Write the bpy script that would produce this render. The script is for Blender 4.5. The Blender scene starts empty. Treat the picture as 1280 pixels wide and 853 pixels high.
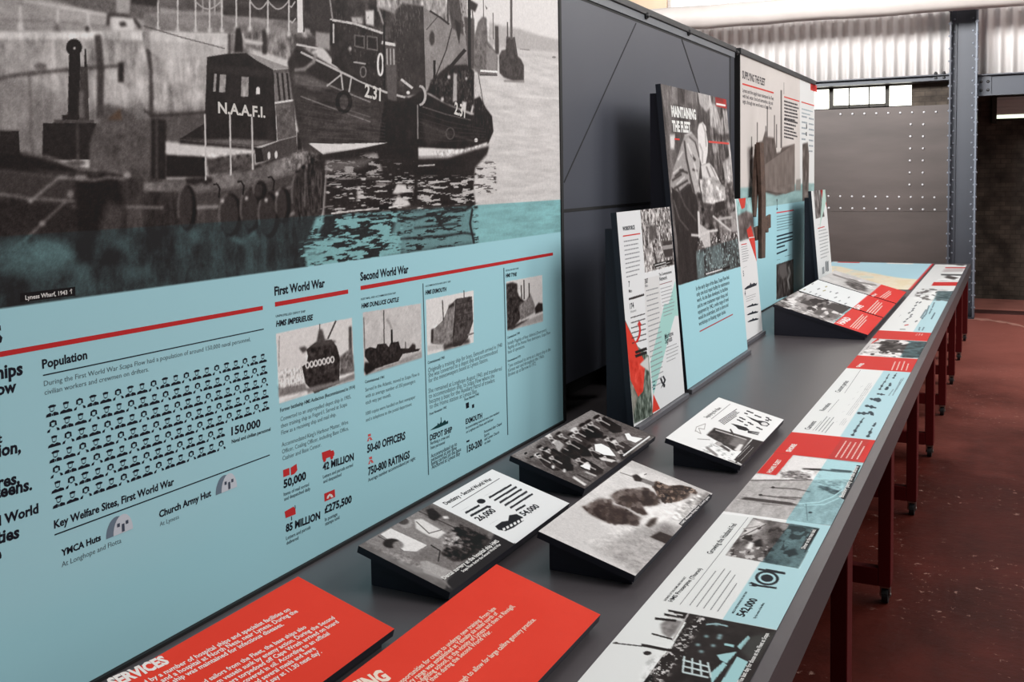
import bpy, bmesh, math, random
import numpy as np
from mathutils import Matrix, Vector

scene = bpy.context.scene
col = scene.collection

# ------------------------------------------------------------------ camera
# units: metres.  X = away from the display wall, Y = along the table, Z = up
EYE = np.array([0.0, 0.0, 1.57])
FPX, CX, CY = 1250.788, 640.0, 306.24
CAM = np.array([[0.8932845675589262, 0.4492004183610396, -0.016176078181349855],
                [0.01563608734197132, -0.06701953338541855, -0.9976291369629473],
                [-0.4492195389046389, 0.890913781624837, -0.0668912518737379]])  # right, down, forward
cd = bpy.data.cameras.new('camera')
cd.sensor_fit = 'HORIZONTAL'; cd.sensor_width = 36.0
cd.lens = FPX * 36.0 / 1280.0
cd.shift_x = 0.0
cd.shift_y = -(426.5 - CY) / 1280.0
cd.clip_start = 0.05; cd.clip_end = 100
cam = bpy.data.objects.new('camera', cd); col.objects.link(cam)
r, d, f = CAM
cam.matrix_world = Matrix(((r[0], -d[0], -f[0], EYE[0]), (r[1], -d[1], -f[1], EYE[1]), (r[2], -d[2], -f[2], EYE[2]), (0, 0, 0, 1)))
scene.camera = cam

# ------------------------------------------------------------------ light
world = bpy.data.worlds.new('hall_daylight'); scene.world = world
world.use_nodes = True
bg = world.node_tree.nodes['Background']
bg.inputs[0].default_value = (1.0, 0.97, 0.94, 1)
bg.inputs[1].default_value = 0.36

def area(name, loc, target, sx, sy, power, color=(1, 1, 1)):
    l = bpy.data.lights.new(name, 'AREA'); l.shape = 'RECTANGLE'
    l.size = sx; l.size_y = sy; l.energy = power; l.color = color
    o = bpy.data.objects.new(name, l); col.objects.link(o)
    o.location = loc
    o.rotation_euler = (Vector(target) - Vector(loc)).to_track_quat('-Z', 'Y').to_euler()
    return o
area('rooflight_far', (3.2, 8.5, 4.6), (-1.3, 6.0, 1.0), 2.5, 2.5, 225, (1.0, 0.985, 0.96))
area('rooflight_mid', (3.2, 4.2, 4.6), (-1.3, 3.6, 1.0), 2.5, 2.5, 125, (1.0, 0.985, 0.97))
area('rooflight_table', (-0.3, 2.6, 4.8), (-0.7, 2.4, 0.7), 1.5, 3.0, 45, (1.0, 0.985, 0.97))
gable = area('siding_fill', (-4.2, 3.2, 5.2), (-1.2, 11.9, 3.7), 5.0, 1.6, 190, (1.0, 0.985, 0.97))  # unseen lamp added to brighten the white siding
gable.data.spread = math.radians(50)

scene.view_settings.view_transform = 'Standard'
scene.view_settings.look = 'None'
scene.view_settings.gamma = 1.0
scene.view_settings.use_curve_mapping = False
scene.view_settings.exposure = 0.0

# ------------------------------------------------------------------ helpers
def lin(c):
    c = np.asarray(c, float) / 255.0
    return np.where(c <= 0.04045, c / 12.92, ((c + 0.055) / 1.055) ** 2.4)

def mat(name, rgb, rough=0.5, metal=0.0, spec=0.5, var=0.0, scale=8.0, bump=0.0, bscale=40.0):
    m = bpy.data.materials.new(name); m.use_nodes = True
    nt = m.node_tree; b = nt.nodes['Principled BSDF']
    c = lin(rgb)
    b.inputs['Base Color'].default_value = (*c, 1)
    b.inputs['Roughness'].default_value = rough
    b.inputs['Metallic'].default_value = metal
    b.inputs['Specular IOR Level'].default_value = spec
    if var or bump:
        tc = nt.nodes.new('ShaderNodeTexCoord')
    if var:
        n = nt.nodes.new('ShaderNodeTexNoise'); n.inputs['Scale'].default_value = scale; n.inputs['Detail'].default_value = 5
        rp = nt.nodes.new('ShaderNodeValToRGB')
        rp.color_ramp.elements[0].position = 0.3; rp.color_ramp.elements[1].position = 0.7
        rp.color_ramp.elements[0].color = (*np.clip(c * (1 - var), 0, 1), 1)
        rp.color_ramp.elements[1].color = (*np.clip(c * (1 + var), 0, 1), 1)
        nt.links.new(tc.outputs['Object'], n.inputs['Vector'])
        nt.links.new(n.outputs['Fac'], rp.inputs['Fac']); nt.links.new(rp.outputs['Color'], b.inputs['Base Color'])
    if bump:
        n2 = nt.nodes.new('ShaderNodeTexNoise'); n2.inputs['Scale'].default_value = bscale; n2.inputs['Detail'].default_value = 6
        bp = nt.nodes.new('ShaderNodeBump'); bp.inputs['Strength'].default_value = bump; bp.inputs['Distance'].default_value = 0.01
        nt.links.new(tc.outputs['Object'], n2.inputs['Vector'])
        nt.links.new(n2.outputs['Fac'], bp.inputs['Height']); nt.links.new(bp.outputs['Normal'], b.inputs['Normal'])
    return m

class MB:
    """collects shapes, then links them as ONE mesh object"""
    def __init__(s): s.v = []; s.f = []
    def add(s, vs, fs):
        o = len(s.v); s.v += [tuple(map(float, v)) for v in vs]; s.f += [tuple(i + o for i in f) for f in fs]; return s
    def box(s, a, b):
        x0, y0, z0 = a; x1, y1, z1 = b
        return s.add([(x0, y0, z0), (x1, y0, z0), (x1, y1, z0), (x0, y1, z0), (x0, y0, z1), (x1, y0, z1), (x1, y1, z1), (x0, y1, z1)],
                     [(3, 2, 1, 0), (4, 5, 6, 7), (0, 1, 5, 4), (1, 2, 6, 5), (2, 3, 7, 6), (3, 0, 4, 7)])
    def prism(s, pts, vec):
        n = len(pts); vec = np.asarray(vec, float)
        vs = [np.asarray(p, float) for p in pts] + [np.asarray(p, float) + vec for p in pts]
        return s.add(vs, [tuple(range(n))[::-1], tuple(range(n, 2 * n))] + [(i, (i + 1) % n, n + (i + 1) % n, n + i) for i in range(n)])
    def bar(s, a, b, w, t, side):
        """rectangular bar from a to b; w along side, t along the third axis"""
        a = np.asarray(a, float); b = np.asarray(b, float); ax = (b - a) / np.linalg.norm(b - a)
        sd = np.asarray(side, float); sd = sd - ax * (sd @ ax); sd /= np.linalg.norm(sd); td = np.cross(ax, sd)
        pts = [a + sd * (i * w / 2) + td * (j * t / 2) for i, j in ((-1, -1), (1, -1), (1, 1), (-1, 1))]
        return s.prism(pts, b - a)
    def tube(s, a, b, r, n=12, r2=None):
        a = np.asarray(a, float); b = np.asarray(b, float); ax = (b - a) / np.linalg.norm(b - a)
        h = np.array([0, 0, 1.0]) if abs(ax[2]) < 0.9 else np.array([1.0, 0, 0])
        u = np.cross(ax, h); u /= np.linalg.norm(u); w = np.cross(ax, u); r2 = r if r2 is None else r2
        P = [a + r * (math.cos(t) * u + math.sin(t) * w) for t in np.arange(n) * 2 * math.pi / n]
        Q = [b + r2 * (math.cos(t) * u + math.sin(t) * w) for t in np.arange(n) * 2 * math.pi / n]
        return s.add(P + Q, [tuple(range(n)), tuple(range(n, 2 * n))[::-1]] + [(i, n + i, n + (i + 1) % n, (i + 1) % n) for i in range(n)])
    def dome(s, c, nrm, r, h, n=8):
        c = np.asarray(c, float); nrm = np.asarray(nrm, float); hh = np.array([0, 0, 1.0]) if abs(nrm[2]) < 0.9 else np.array([1.0, 0, 0])
        u = np.cross(nrm, hh); u /= np.linalg.norm(u); w = np.cross(nrm, u); vs = []
        for k in range(3):
            a = k * math.pi / 6; 
            for t in np.arange(n) * 2 * math.pi / n: vs.append(c + math.cos(a) * r * (math.cos(t) * u + math.sin(t) * w) + math.sin(a) * h * nrm)
        vs.append(c + nrm * h); fs = []
        for k in range(2):
            for i in range(n): fs.append((k * n + i, (k + 1) * n + i, (k + 1) * n + (i + 1) % n, k * n + (i + 1) % n))
        for i in range(n): fs.append((2 * n + i, 3 * n, 2 * n + (i + 1) % n))
        return s.add(vs, fs)
    def build(s, name, m, parent=None, bevel=0.0, smooth=False):
        me = bpy.data.meshes.new(name); me.from_pydata(s.v, [], s.f); me.update()
        bm = bmesh.new(); bm.from_mesh(me); bmesh.ops.recalc_face_normals(bm, faces=bm.faces); bm.to_mesh(me); bm.free()
        if smooth:
            for p in me.polygons: p.use_smooth = True
        me.materials.append(m)
        o = bpy.data.objects.new(name, me); col.objects.link(o)
        if bevel:
            bv = o.modifiers.new('bevel', 'BEVEL'); bv.width = bevel; bv.segments = 2; bv.limit_method = 'ANGLE'
        if parent is not None:
            o.parent = parent
            o.matrix_parent_inverse = Matrix.Translation(-Vector(parent.location))
        return o

def tag(o, label=None, cat=None, group=None, kind=None):
    if label: o['label'] = label
    if cat: o['category'] = cat
    if group: o['group'] = group
    if kind: o['kind'] = kind
    return o
def thing(name, loc, label, cat, group=None):
    o = bpy.data.objects.new(name, None); col.objects.link(o); o.location = loc; o.empty_display_size = 0.1
    return tag(o, label, cat, group)
def struct(o): o['kind'] = 'structure'; return o

# a pixel of the 1280x853 photograph seen from EYE -> a point on a plane of the room
def ray(x, y):
    return CAM.T @ np.array([(x - CX) / FPX, (y - CY) / FPX, 1.0])
def at(p, axis, val):
    d_ = ray(*p); return EYE + d_ * (val - EYE[axis]) / d_[axis]
def crop(ox, oy, s):
    return lambda *pts: [(ox + p[0] / s, oy + p[1] / s) for p in pts]

ZT = 0.67          # table top
XA = -1.475        # printed face of the display wall

# ------------------------------------------------------------------ materials
M_floor = None
def floor_material():
    m = bpy.data.materials.new('red_painted_concrete'); m.use_nodes = True
    nt = m.node_tree; b = nt.nodes['Principled BSDF']; L = nt.links.new
    tc = nt.nodes.new('ShaderNodeTexCoord')
    def noise(scale, detail=6, rough=0.6):
        n = nt.nodes.new('ShaderNodeTexNoise'); n.inputs['Scale'].default_value = scale; n.inputs['Detail'].default_value = detail
        n.inputs['Roughness'].default_value = rough; L(tc.outputs['Object'], n.inputs['Vector']); return n
    def ramp(src, p0, c0, p1, c1):
        rp = nt.nodes.new('ShaderNodeValToRGB'); e = rp.color_ramp.elements
        e[0].position = p0; e[0].color = (*c0, 1); e[1].position = p1; e[1].color = (*c1, 1); L(src, rp.inputs['Fac']); return rp
    base = ramp(noise(2.2).outputs['Fac'], 0.3, lin((58, 21, 15)), 0.7, lin((82, 31, 24)))
    grime = ramp(noise(9.0, 8, 0.7).outputs['Fac'], 0.35, (0.55, 0.5, 0.48), 0.65, (1, 1, 1))
    mul = nt.nodes.new('ShaderNodeMix'); mul.data_type = 'RGBA'; mul.blend_type = 'MULTIPLY'; mul.inputs['Factor'].default_value = 0.6
    L(base.outputs['Color'], mul.inputs['A']); L(grime.outputs['Color'], mul.inputs['B'])
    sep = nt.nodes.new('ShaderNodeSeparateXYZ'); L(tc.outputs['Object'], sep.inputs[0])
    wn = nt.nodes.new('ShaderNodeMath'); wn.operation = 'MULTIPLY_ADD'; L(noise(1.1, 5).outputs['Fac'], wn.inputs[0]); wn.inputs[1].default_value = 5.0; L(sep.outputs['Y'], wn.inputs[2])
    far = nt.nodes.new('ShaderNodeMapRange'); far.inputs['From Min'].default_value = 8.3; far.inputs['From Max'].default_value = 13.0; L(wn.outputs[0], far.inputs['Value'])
    paler = nt.nodes.new('ShaderNodeMix'); paler.data_type = 'RGBA'; L(far.outputs[0], paler.inputs['Factor']); L(mul.outputs['Result'], paler.inputs['A']); paler.inputs['B'].default_value = (*lin((164, 98, 88)), 1)  # base colour turns paler pink towards the far end, edge broken by noise
    chip = ramp(noise(26.0, 8, 0.75).outputs['Fac'], 0.60, (0, 0, 0), 0.64, (1, 1, 1))
    zone = ramp(noise(0.9, 3).outputs['Fac'], 0.46, (0, 0, 0), 0.6, (1, 1, 1))
    mm = nt.nodes.new('ShaderNodeMath'); mm.operation = 'MULTIPLY'; L(chip.outputs['Color'], mm.inputs[0]); L(zone.outputs['Color'], mm.inputs[1])
    mix = nt.nodes.new('ShaderNodeMix'); mix.data_type = 'RGBA'; L(mm.outputs[0], mix.inputs['Factor'])
    L(paler.outputs['Result'], mix.inputs['A']); mix.inputs['B'].default_value = (*lin((186, 150, 138)), 1)
    L(mix.outputs['Result'], b.inputs['Base Color']); b.inputs['Roughness'].default_value = 0.5; b.inputs['Specular IOR Level'].default_value = 0.08
    bp = nt.nodes.new('ShaderNodeBump'); bp.inputs['Strength'].default_value = 0.25; bp.inputs['Distance'].default_value = 0.01
    L(noise(30, 8).outputs['Fac'], bp.inputs['Height']); L(bp.outputs['Normal'], b.inputs['Normal'])
    return m
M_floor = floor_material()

def rust_plate_material():
    m = bpy.data.materials.new('brown_steel_plate'); m.use_nodes = True
    nt = m.node_tree; b = nt.nodes['Principled BSDF']; L = nt.links.new
    tc = nt.nodes.new('ShaderNodeTexCoord'); mp = nt.nodes.new('ShaderNodeMapping'); mp.inputs['Scale'].default_value = (0.7, 1, 3.0)
    L(tc.outputs['Object'], mp.inputs['Vector'])
    n = nt.nodes.new('ShaderNodeTexNoise'); n.inputs['Scale'].default_value = 1.6; n.inputs['Detail'].default_value = 7; L(mp.outputs['Vector'], n.inputs['Vector'])
    rp = nt.nodes.new('ShaderNodeValToRGB'); e = rp.color_ramp.elements
    e[0].position = 0.3; e[0].color = (*lin((70, 61, 58)), 1); e[1].position = 0.72; e[1].color = (*lin((88, 78, 75)), 1)
    L(n.outputs['Fac'], rp.inputs['Fac']); L(rp.outputs['Color'], b.inputs['Base Color'])
    b.inputs['Roughness'].default_value = 0.5
    return m
M_plate = rust_plate_material()

def brick_material():
    m = bpy.data.materials.new('dark_brickwork'); m.use_nodes = True
    nt = m.node_tree; b = nt.nodes['Principled BSDF']; L = nt.links.new
    tc = nt.nodes.new('ShaderNodeTexCoord'); mp = nt.nodes.new('ShaderNodeMapping'); mp.inputs['Rotation'].default_value = (math.pi / 2, 0, 0)
    L(tc.outputs['Object'], mp.inputs['Vector'])
    br = nt.nodes.new('ShaderNodeTexBrick'); br.inputs['Scale'].default_value = 4.4
    br.inputs['Color1'].default_value = (*lin((78, 69, 61)), 1); br.inputs['Color2'].default_value = (*lin((96, 86, 76)), 1); br.inputs['Mortar'].default_value = (*lin((72, 64, 57)), 1)
    L(mp.outputs['Vector'], br.inputs['Vector'])
    n = nt.nodes.new('ShaderNodeTexNoise'); n.inputs['Scale'].default_value = 5; n.inputs['Detail'].default_value = 8; L(tc.outputs['Object'], n.inputs['Vector'])
    rp = nt.nodes.new('ShaderNodeValToRGB'); e = rp.color_ramp.elements; e[0].position = 0.35; e[0].color = (0.16, 0.13, 0.11, 1); e[1].position = 0.65; e[1].color = (1, 1, 1, 1)
    L(n.outputs['Fac'], rp.inputs['Fac'])
    mul = nt.nodes.new('ShaderNodeMix'); mul.data_type = 'RGBA'; mul.blend_type = 'MULTIPLY'; mul.inputs['Factor'].default_value = 0.85
    L(br.outputs['Color'], mul.inputs['A']); L(rp.outputs['Color'], mul.inputs['B']); L(mul.outputs['Result'], b.inputs['Base Color'])
    b.inputs['Roughness'].default_value = 0.85
    return m
M_brick = brick_material()

M_table = mat('grey_laminate', (82, 77, 80), 0.34, spec=0.5, var=0.03, scale=3)
M_panelgrey = mat('grey_painted_sheet', (78, 81, 91), 0.42, spec=0.4, var=0.04, scale=2)
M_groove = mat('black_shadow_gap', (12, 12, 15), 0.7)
M_railgrey = mat('grey_rail_paint', (108, 112, 118), 0.45)
M_cap = mat('dark_rail_cap', (46, 46, 48), 0.5)
M_black = mat('black_board', (36, 36, 47), 0.5, spec=0.35)
M_edge = mat('dark_blue_grey_board_edge', (44, 48, 58), 0.5, spec=0.3)
M_ledge = mat('grey_ledge', (92, 92, 98), 0.45)
M_leg = mat('dark_red_steel', (82, 14, 16), 0.45, spec=0.25, var=0.08, scale=6)
M_rubber = mat('black_rubber', (22, 22, 24), 0.6)
M_chrome = mat('caster_steel', (170, 168, 165), 0.3, metal=0.9)
M_white = mat('white_corrugated_paint', (242, 238, 236), 0.5, var=0.05, scale=1.5)
M_whitebeam = mat('flaking_white_paint', (176, 169, 165), 0.6, var=0.06, scale=5, bump=0.3, bscale=12)
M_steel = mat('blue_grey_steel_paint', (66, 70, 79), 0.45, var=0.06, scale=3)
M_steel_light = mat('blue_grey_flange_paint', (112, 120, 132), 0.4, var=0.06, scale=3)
M_rivet = mat('pale_rivet_paint', (205, 205, 208), 0.4)
M_dark = mat('dark_window_frame', (40, 36, 28), 0.6)
M_rust = mat('rusted_iron', (86, 66, 56), 0.75, var=0.35, scale=22, bump=0.6, bscale=60)
M_tan = mat('tan_timber_board', (204, 178, 150), 0.6, var=0.12, scale=3)
M_concrete = mat('worn_pink_concrete', (176, 112, 100), 0.7, var=0.15, scale=4)
def emission(name, rgb, s):
    m = bpy.data.materials.new(name); m.use_nodes = True; nt = m.node_tree
    b = nt.nodes['Principled BSDF']; b.inputs['Base Color'].default_value = (*rgb, 1); b.inputs['Emission Color'].default_value = (*rgb, 1); b.inputs['Emission Strength'].default_value = s
    b.inputs['Roughness'].default_value = 0.1
    return m
M_pane = emission('bright_daylit_pane', (1.0, 1.0, 0.88), 2.2)
M_slot = emission('bright_daylit_slot', (0.9, 1.0, 0.72), 1.6)
# ================================================================== the room
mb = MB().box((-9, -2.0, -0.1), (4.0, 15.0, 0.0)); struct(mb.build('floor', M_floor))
YW = 11.85
struct(MB().box((-9, -2.1, 0), (4.0, -2.0, 5.0)).build('wall_light_blocker', M_brick))  # unseen wall added behind the camera to hold back world light
# riveted steel plate wall under the gable beam, with a window strip cut out at its top
xw0, xw1, zw0, zw1 = -2.6, -1.045, 2.285, 2.53
mb = MB()
mb.box((-9, YW, 0), (-0.5, YW + 0.12, zw0)); mb.box((-0.66, YW, zw0 + .0), (-0.5, YW + 0.12, 2.6)); mb.box((xw1, YW, zw1), (-0.66, YW + 0.12, 2.6)); mb.box((-9, YW, zw0), (xw0, YW + 0.12, 2.6)); mb.box((xw0, YW, zw1), (xw1, YW + 0.12, 2.6))
wall_far = struct(mb.build('wall_far', M_plate))
struct(MB().box((xw1 + .004, YW + 0.05, zw0), (-0.66, YW + 0.11, zw1)).build('trim_6', M_brick))
# plate laps and rivets of the wall
lap = MB(); zl = at((1110, 252), 1, YW)[2]
lap.box((-9, YW - 0.006, zl - 0.11), (-0.5, YW, zl + 0.10))
struct(lap.build('trim_1', M_plate))
rv = MB()
def rivets(a, b, n):
    a = np.array(a); b = np.array(b)
    for i in range(n):
        p = at(tuple(a + (b - a) * i / (n - 1)), 1, YW - 0.006); rv.dome(p, (0, -1, 0), 0.013, 0.012)
rivets((1035.5, 245.3), (1168, 246.9), 10); rivets((1036, 260), (1168.5, 262.2), 10)
rivets((1138.4, 155.5), (1136.8, 231), 6); rivets((1154.2, 155.5), (1153.2, 231), 6)
rivets((1050.7, 142.8), (1170, 139.9), 9)
struct(rv.build('trim_2', M_rivet))
# window strip
fr = MB()
def pxbox(x0, y0, x1, y1, Y0, Y1, m=None):
    a = at((x0, y1), 1, Y0); b = at((x1, y0), 1, Y0)
    return (a[0], Y0, a[2]), (b[0], Y1, b[2])
Yf = YW + 0.02
fr.box((xw0, Yf, zw0), (xw1, Yf + 0.05, zw0 + 0.012)); fr.box((xw0, Yf, zw1 - 0.012), (xw1, Yf + 0.05, zw1))
zt_, zb_ = at((1070, 110.5), 1, Yf)[2], at((1070, 131), 1, Yf)[2]
for x0, x1 in ((1036.2, 1041.4), (1060.8, 1062.0), (1085.6, 1086.8), (1106.4, 1111.4)):
    a = at((x0, 120), 1, Yf)[0]; b = at((x1, 120), 1, Yf)[0]; fr.box((a, Yf, zw0), (b, Yf + 0.05, zw1))
a, b = at((1041, 120), 1, Yf)[0], at((1107, 120), 1, Yf)[0]
fr.box((a, Yf, zw0), (b, Yf + 0.05, zw0 + 0.045))
win = struct(fr.build('window_1', M_dark))
MB().box((xw0, Yf + 0.03, zw0), (xw1, Yf + 0.035, zw1)).build('pane', M_pane, win)

# corrugated white siding above the beam
def corrugated(name, x0, x1, z0, z1, y, pitch=0.118, amp=0.026, m=None):
    n = int((x1 - x0) / pitch * 12); xs = np.linspace(x0, x1, n + 1)
    vs = []; fs = []
    for z in (z0, z1):
        for x_ in xs: vs.append((x_, y + amp * math.cos(2 * math.pi * x_ / pitch), z))
    for z in (z0, z1):
        for x_ in xs: vs.append((x_, y + 0.06, z))
    k = n + 1
    for i in range(n):
        fs.append((i, i + 1, k + i + 1, k + i)); fs.append((2 * k + i, 3 * k + i, 3 * k + i + 1, 2 * k + i + 1))
        fs.append((i, 2 * k + i, 2 * k + i + 1, i + 1)); fs.append((k + i, k + i + 1, 3 * k + i + 1, 3 * k + i))
    me = bpy.data.meshes.new(name); me.from_pydata(vs, [], fs); me.update()
    for p in me.polygons: p.use_smooth = True
    me.materials.append(m); o = bpy.data.objects.new(name, me); col.objects.link(o); return struct(o)
corrugated('wall_gable', -9.0, 4.0, 2.56, 5.2, YW + 0.03, m=M_white)
# dark brick bay behind the column, under the siding
YB = 13.4
zs0, zs1 = at((1262, 148), 1, YB)[2], at((1262, 121), 1, YB)[2]; xs0 = at((1246, 140), 1, YB)[0]
mb = MB(); mb.box((-1.6, YB, 0), (4, YB + 0.3, zs0)); mb.box((-1.6, YB, zs0), (xs0, YB + 0.3, 4)); mb.box((xs0, YB, zs1), (4, YB + 0.3, 4))
struct(mb.build('wall_back', M_brick))
struct(MB().box((-1.6, YW + 0.12, 2.75), (4, YB, 2.85)).build('ceiling', M_dark))
struct(MB().box((-0.62, YW + 0.12, 0), (-0.5, YB, 2.75)).build('wall_partition', M_brick))
w2 = MB(); w2.box((xs0, YB - 0.02, zs0 - 0.03), (4, YB + 0.1, zs0)); w2.box((xs0 - 0.05, YB - 0.06, zs0 - 0.06), (xs0, YB + 0.1, zs1)); w2.box((xs0, YB - 0.06, zs1), (4, YB + 0.1, zs1 + 0.05))
w2 = struct(w2.build('window_2', M_dark))
MB().box((xs0, YB + 0.05, zs0), (4, YB + 0.06, zs0 + 0.045)).build('pane', M_slot, w2)
sl = MB(); sl.box((xs0, YB + 0.02, zs0 + 0.05), (4, YB + 0.04, zs1))
for k in range(4):
    z = zs0 + 0.06 + k * 0.045; sl.box((xs0, YB + 0.005, z), (4, YB + 0.02, z + 0.028))
sl.build('blind', mat('grey_blind', (232, 224, 220), 0.6), w2)
# floor threshold beyond the column
struct(MB().box((-0.5, 12.05, 0), (4, 12.3, 0.012)).build('trim_3', mat('dark_floor_track', (70, 34, 30), 0.7)))
struct(MB().box((-0.5, 12.3, 0), (4, YB, 0.008)).build('trim_4', M_concrete))
ra = random.Random(5); pts = []
for i in range(15):
    pts.append((-0.55 + i * 0.06, 11.55 - 0.75 * (max(0, i - 5) / 9.0) ** 1.3 + ra.uniform(-.03, .03)))
mb = MB()
lo = [(x_, y_ - ra.uniform(.03, .1), 0.0) for x_, y_ in pts]; hi = [(x_, y_ + ra.uniform(.02, .08), 0.0) for x_, y_ in pts]
mb.prism(lo + hi[::-1], (0, 0, 0.003)); struct(mb.build('trim_5', mat('bare_concrete_patch', (196, 140, 126), 0.8, var=0.2, scale=10)))

# steel column (H section of plates and angles, riveted)
xc0, xc1 = -0.647, -0.381; YC = 11.62
cl = thing('steel_column', ((xc0 + xc1) / 2, YC + 0.1, 0), 'tall blue-grey riveted steel column standing behind the far end of the table', 'column')
mb = MB(); mb.box((xc0 + 0.02, YC + 0.05, 0.02), (xc1 - 0.02, YC + 0.07, 3.6)); mb.build('web', M_steel, cl)
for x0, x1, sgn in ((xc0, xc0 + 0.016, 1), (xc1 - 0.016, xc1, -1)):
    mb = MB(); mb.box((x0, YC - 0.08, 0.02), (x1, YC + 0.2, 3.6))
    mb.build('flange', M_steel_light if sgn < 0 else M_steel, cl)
    xa, xb = (x1, x1 + 0.05) if sgn > 0 else (x0 - 0.05, x0)
    mb = MB(); mb.box((xa, YC + 0.03, 0.02), (xb, YC + 0.05, 3.6)); mb.build('angle', M_steel, cl)
rvm = MB()
for k in range(27):
    z = 0.12 + k * 0.13
    rvm.dome((xc1, YC - 0.045, z), (1, 0, 0), 0.013, 0.014); rvm.dome((xc1 - 0.045, YC + 0.03, z + 0.05), (0, -1, 0), 0.012, 0.012)
    rvm.dome((xc0 + 0.04, YC + 0.03, z + 0.05), (0, -1, 0), 0.012, 0.012); rvm.dome((xc0, YC - 0.05, z), (-1, 0, 0), 0.013, 0.014)
    rvm.dome((xc0 + 0.016, YC - 0.05, z), (1, 0, 0), 0.012, 0.012)
    rvm.dome((xc1 - 0.016, YC - 0.05, z), (-1, 0, 0), 0.012, 0.012)
rvm.build('rivet_rows', mat('blue_grey_rivet', (138, 144, 156), 0.4), cl)
MB().box((xc0, YC - 0.085, 0), (xc1 + 0.004, YC + 0.205, 0.0195)).build('base_plate', M_steel, cl)
# beams carried by the column
def beam(x0, x1, z0, z1, y, label):
    t = thing('steel_beam', ((x0 + x1) / 2, y, z0), label, 'beam')
    MB().box((x0, y - 0.004, z0 + 0.012), (x1, y + 0.008, z1 - 0.012)).build('web', M_steel, t)
    MB().box((x0, y - 0.06, z1 - 0.012), (x1, y + 0.06, z1)).build('flange', M_steel, t)
    MB().box((x0, y - 0.06, z0), (x1, y + 0.06, z0 + 0.012)).build('flange', M_steel, t)
    return t
bl = beam(-9, xc0 - 0.002, 2.535, 2.60, YC + 0.12, 'slim grey steel beam running left of the column above the bright window strip')
br = beam(xc1 + 0.002, 4, 2.35, 2.575, YC + 0.12, 'deep grey steel beam running right of the column')
MB().box((xc0 - 0.17, YC + 0.1, 2.545), (xc0 - 0.003, YC + 0.114, 2.59)).build('cleat', M_steel, bl)
bb = MB()
for x_ in (-0.14, -0.06):
    bb.dome((xc0 + x_, YC + 0.06, 2.60), (0, 0, 1), 0.02, 0.03); bb.dome((xc0 + x_, YC + 0.1, 2.565), (0, -1, 0), 0.016, 0.014)
bb.build('bolt', M_cap, bl)
MB().box((xc1 + 0.003, YC + 0.1, 2.365), (xc1 + 0.13, YC + 0.114, 2.56)).build('cleat', M_steel, br)
bb = MB()
for x_ in (0.035, 0.10):
    for z in (2.41, 2.50): bb.dome((xc1 + x_, YC + 0.1, z), (0, -1, 0), 0.017, 0.014)
bb.build('bolt', M_cap, br)
# white tie beam under the roof
YTIE = 11.1
a = at((860, 35), 1, YTIE); b = at((1280, 5.5), 1, YTIE)
sl_ = (b[2] - a[2]) / (b[0] - a[0])
tb = MB(); nseg = 40; ra = random.Random(3); ringN = 10; vs = []; fs = []
for i in range(nseg + 1):
    x_ = -9 + 13 * i / nseg; zc = a[2] + (x_ - a[0]) * sl_ + 0.125 + ra.uniform(-.008, .008)
    for k in range(ringN):
        t = 2 * math.pi * k / ringN; q = 0.125 * (1 + ra.uniform(-.03, .03))
        vs.append((x_, YTIE + 0.11 + q * math.copysign(abs(math.cos(t)) ** .6, math.cos(t)), zc + q * math.copysign(abs(math.sin(t)) ** .6, math.sin(t))))
for i in range(nseg):
    for k in range(ringN): fs.append((i * ringN + k, i * ringN + (k + 1) % ringN, (i + 1) * ringN + (k + 1) % ringN, (i + 1) * ringN + k))
fs += [tuple(range(ringN)), tuple(range(nseg * ringN, (nseg + 1) * ringN))]
tb.add(vs, fs); tie = tb.build('roof_tie_beam', M_whitebeam, smooth=True)
tag(tie, 'rough white-painted beam crossing under the roof, in front of the corrugated siding', 'beam')
# tan timber board high on the gable, seen above the display wall
a = at((790, -6), 1, YW - 0.05); b = at((833.5, 13), 1, YW - 0.05)
tn = MB().box((a[0] - 0.6, YW - 0.05, b[2]), (b[0], YW - 0.012, 3.95)).build('timber_board', M_tan)
tag(tn, 'tan timber board high on the white siding above the display wall', 'board')

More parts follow.
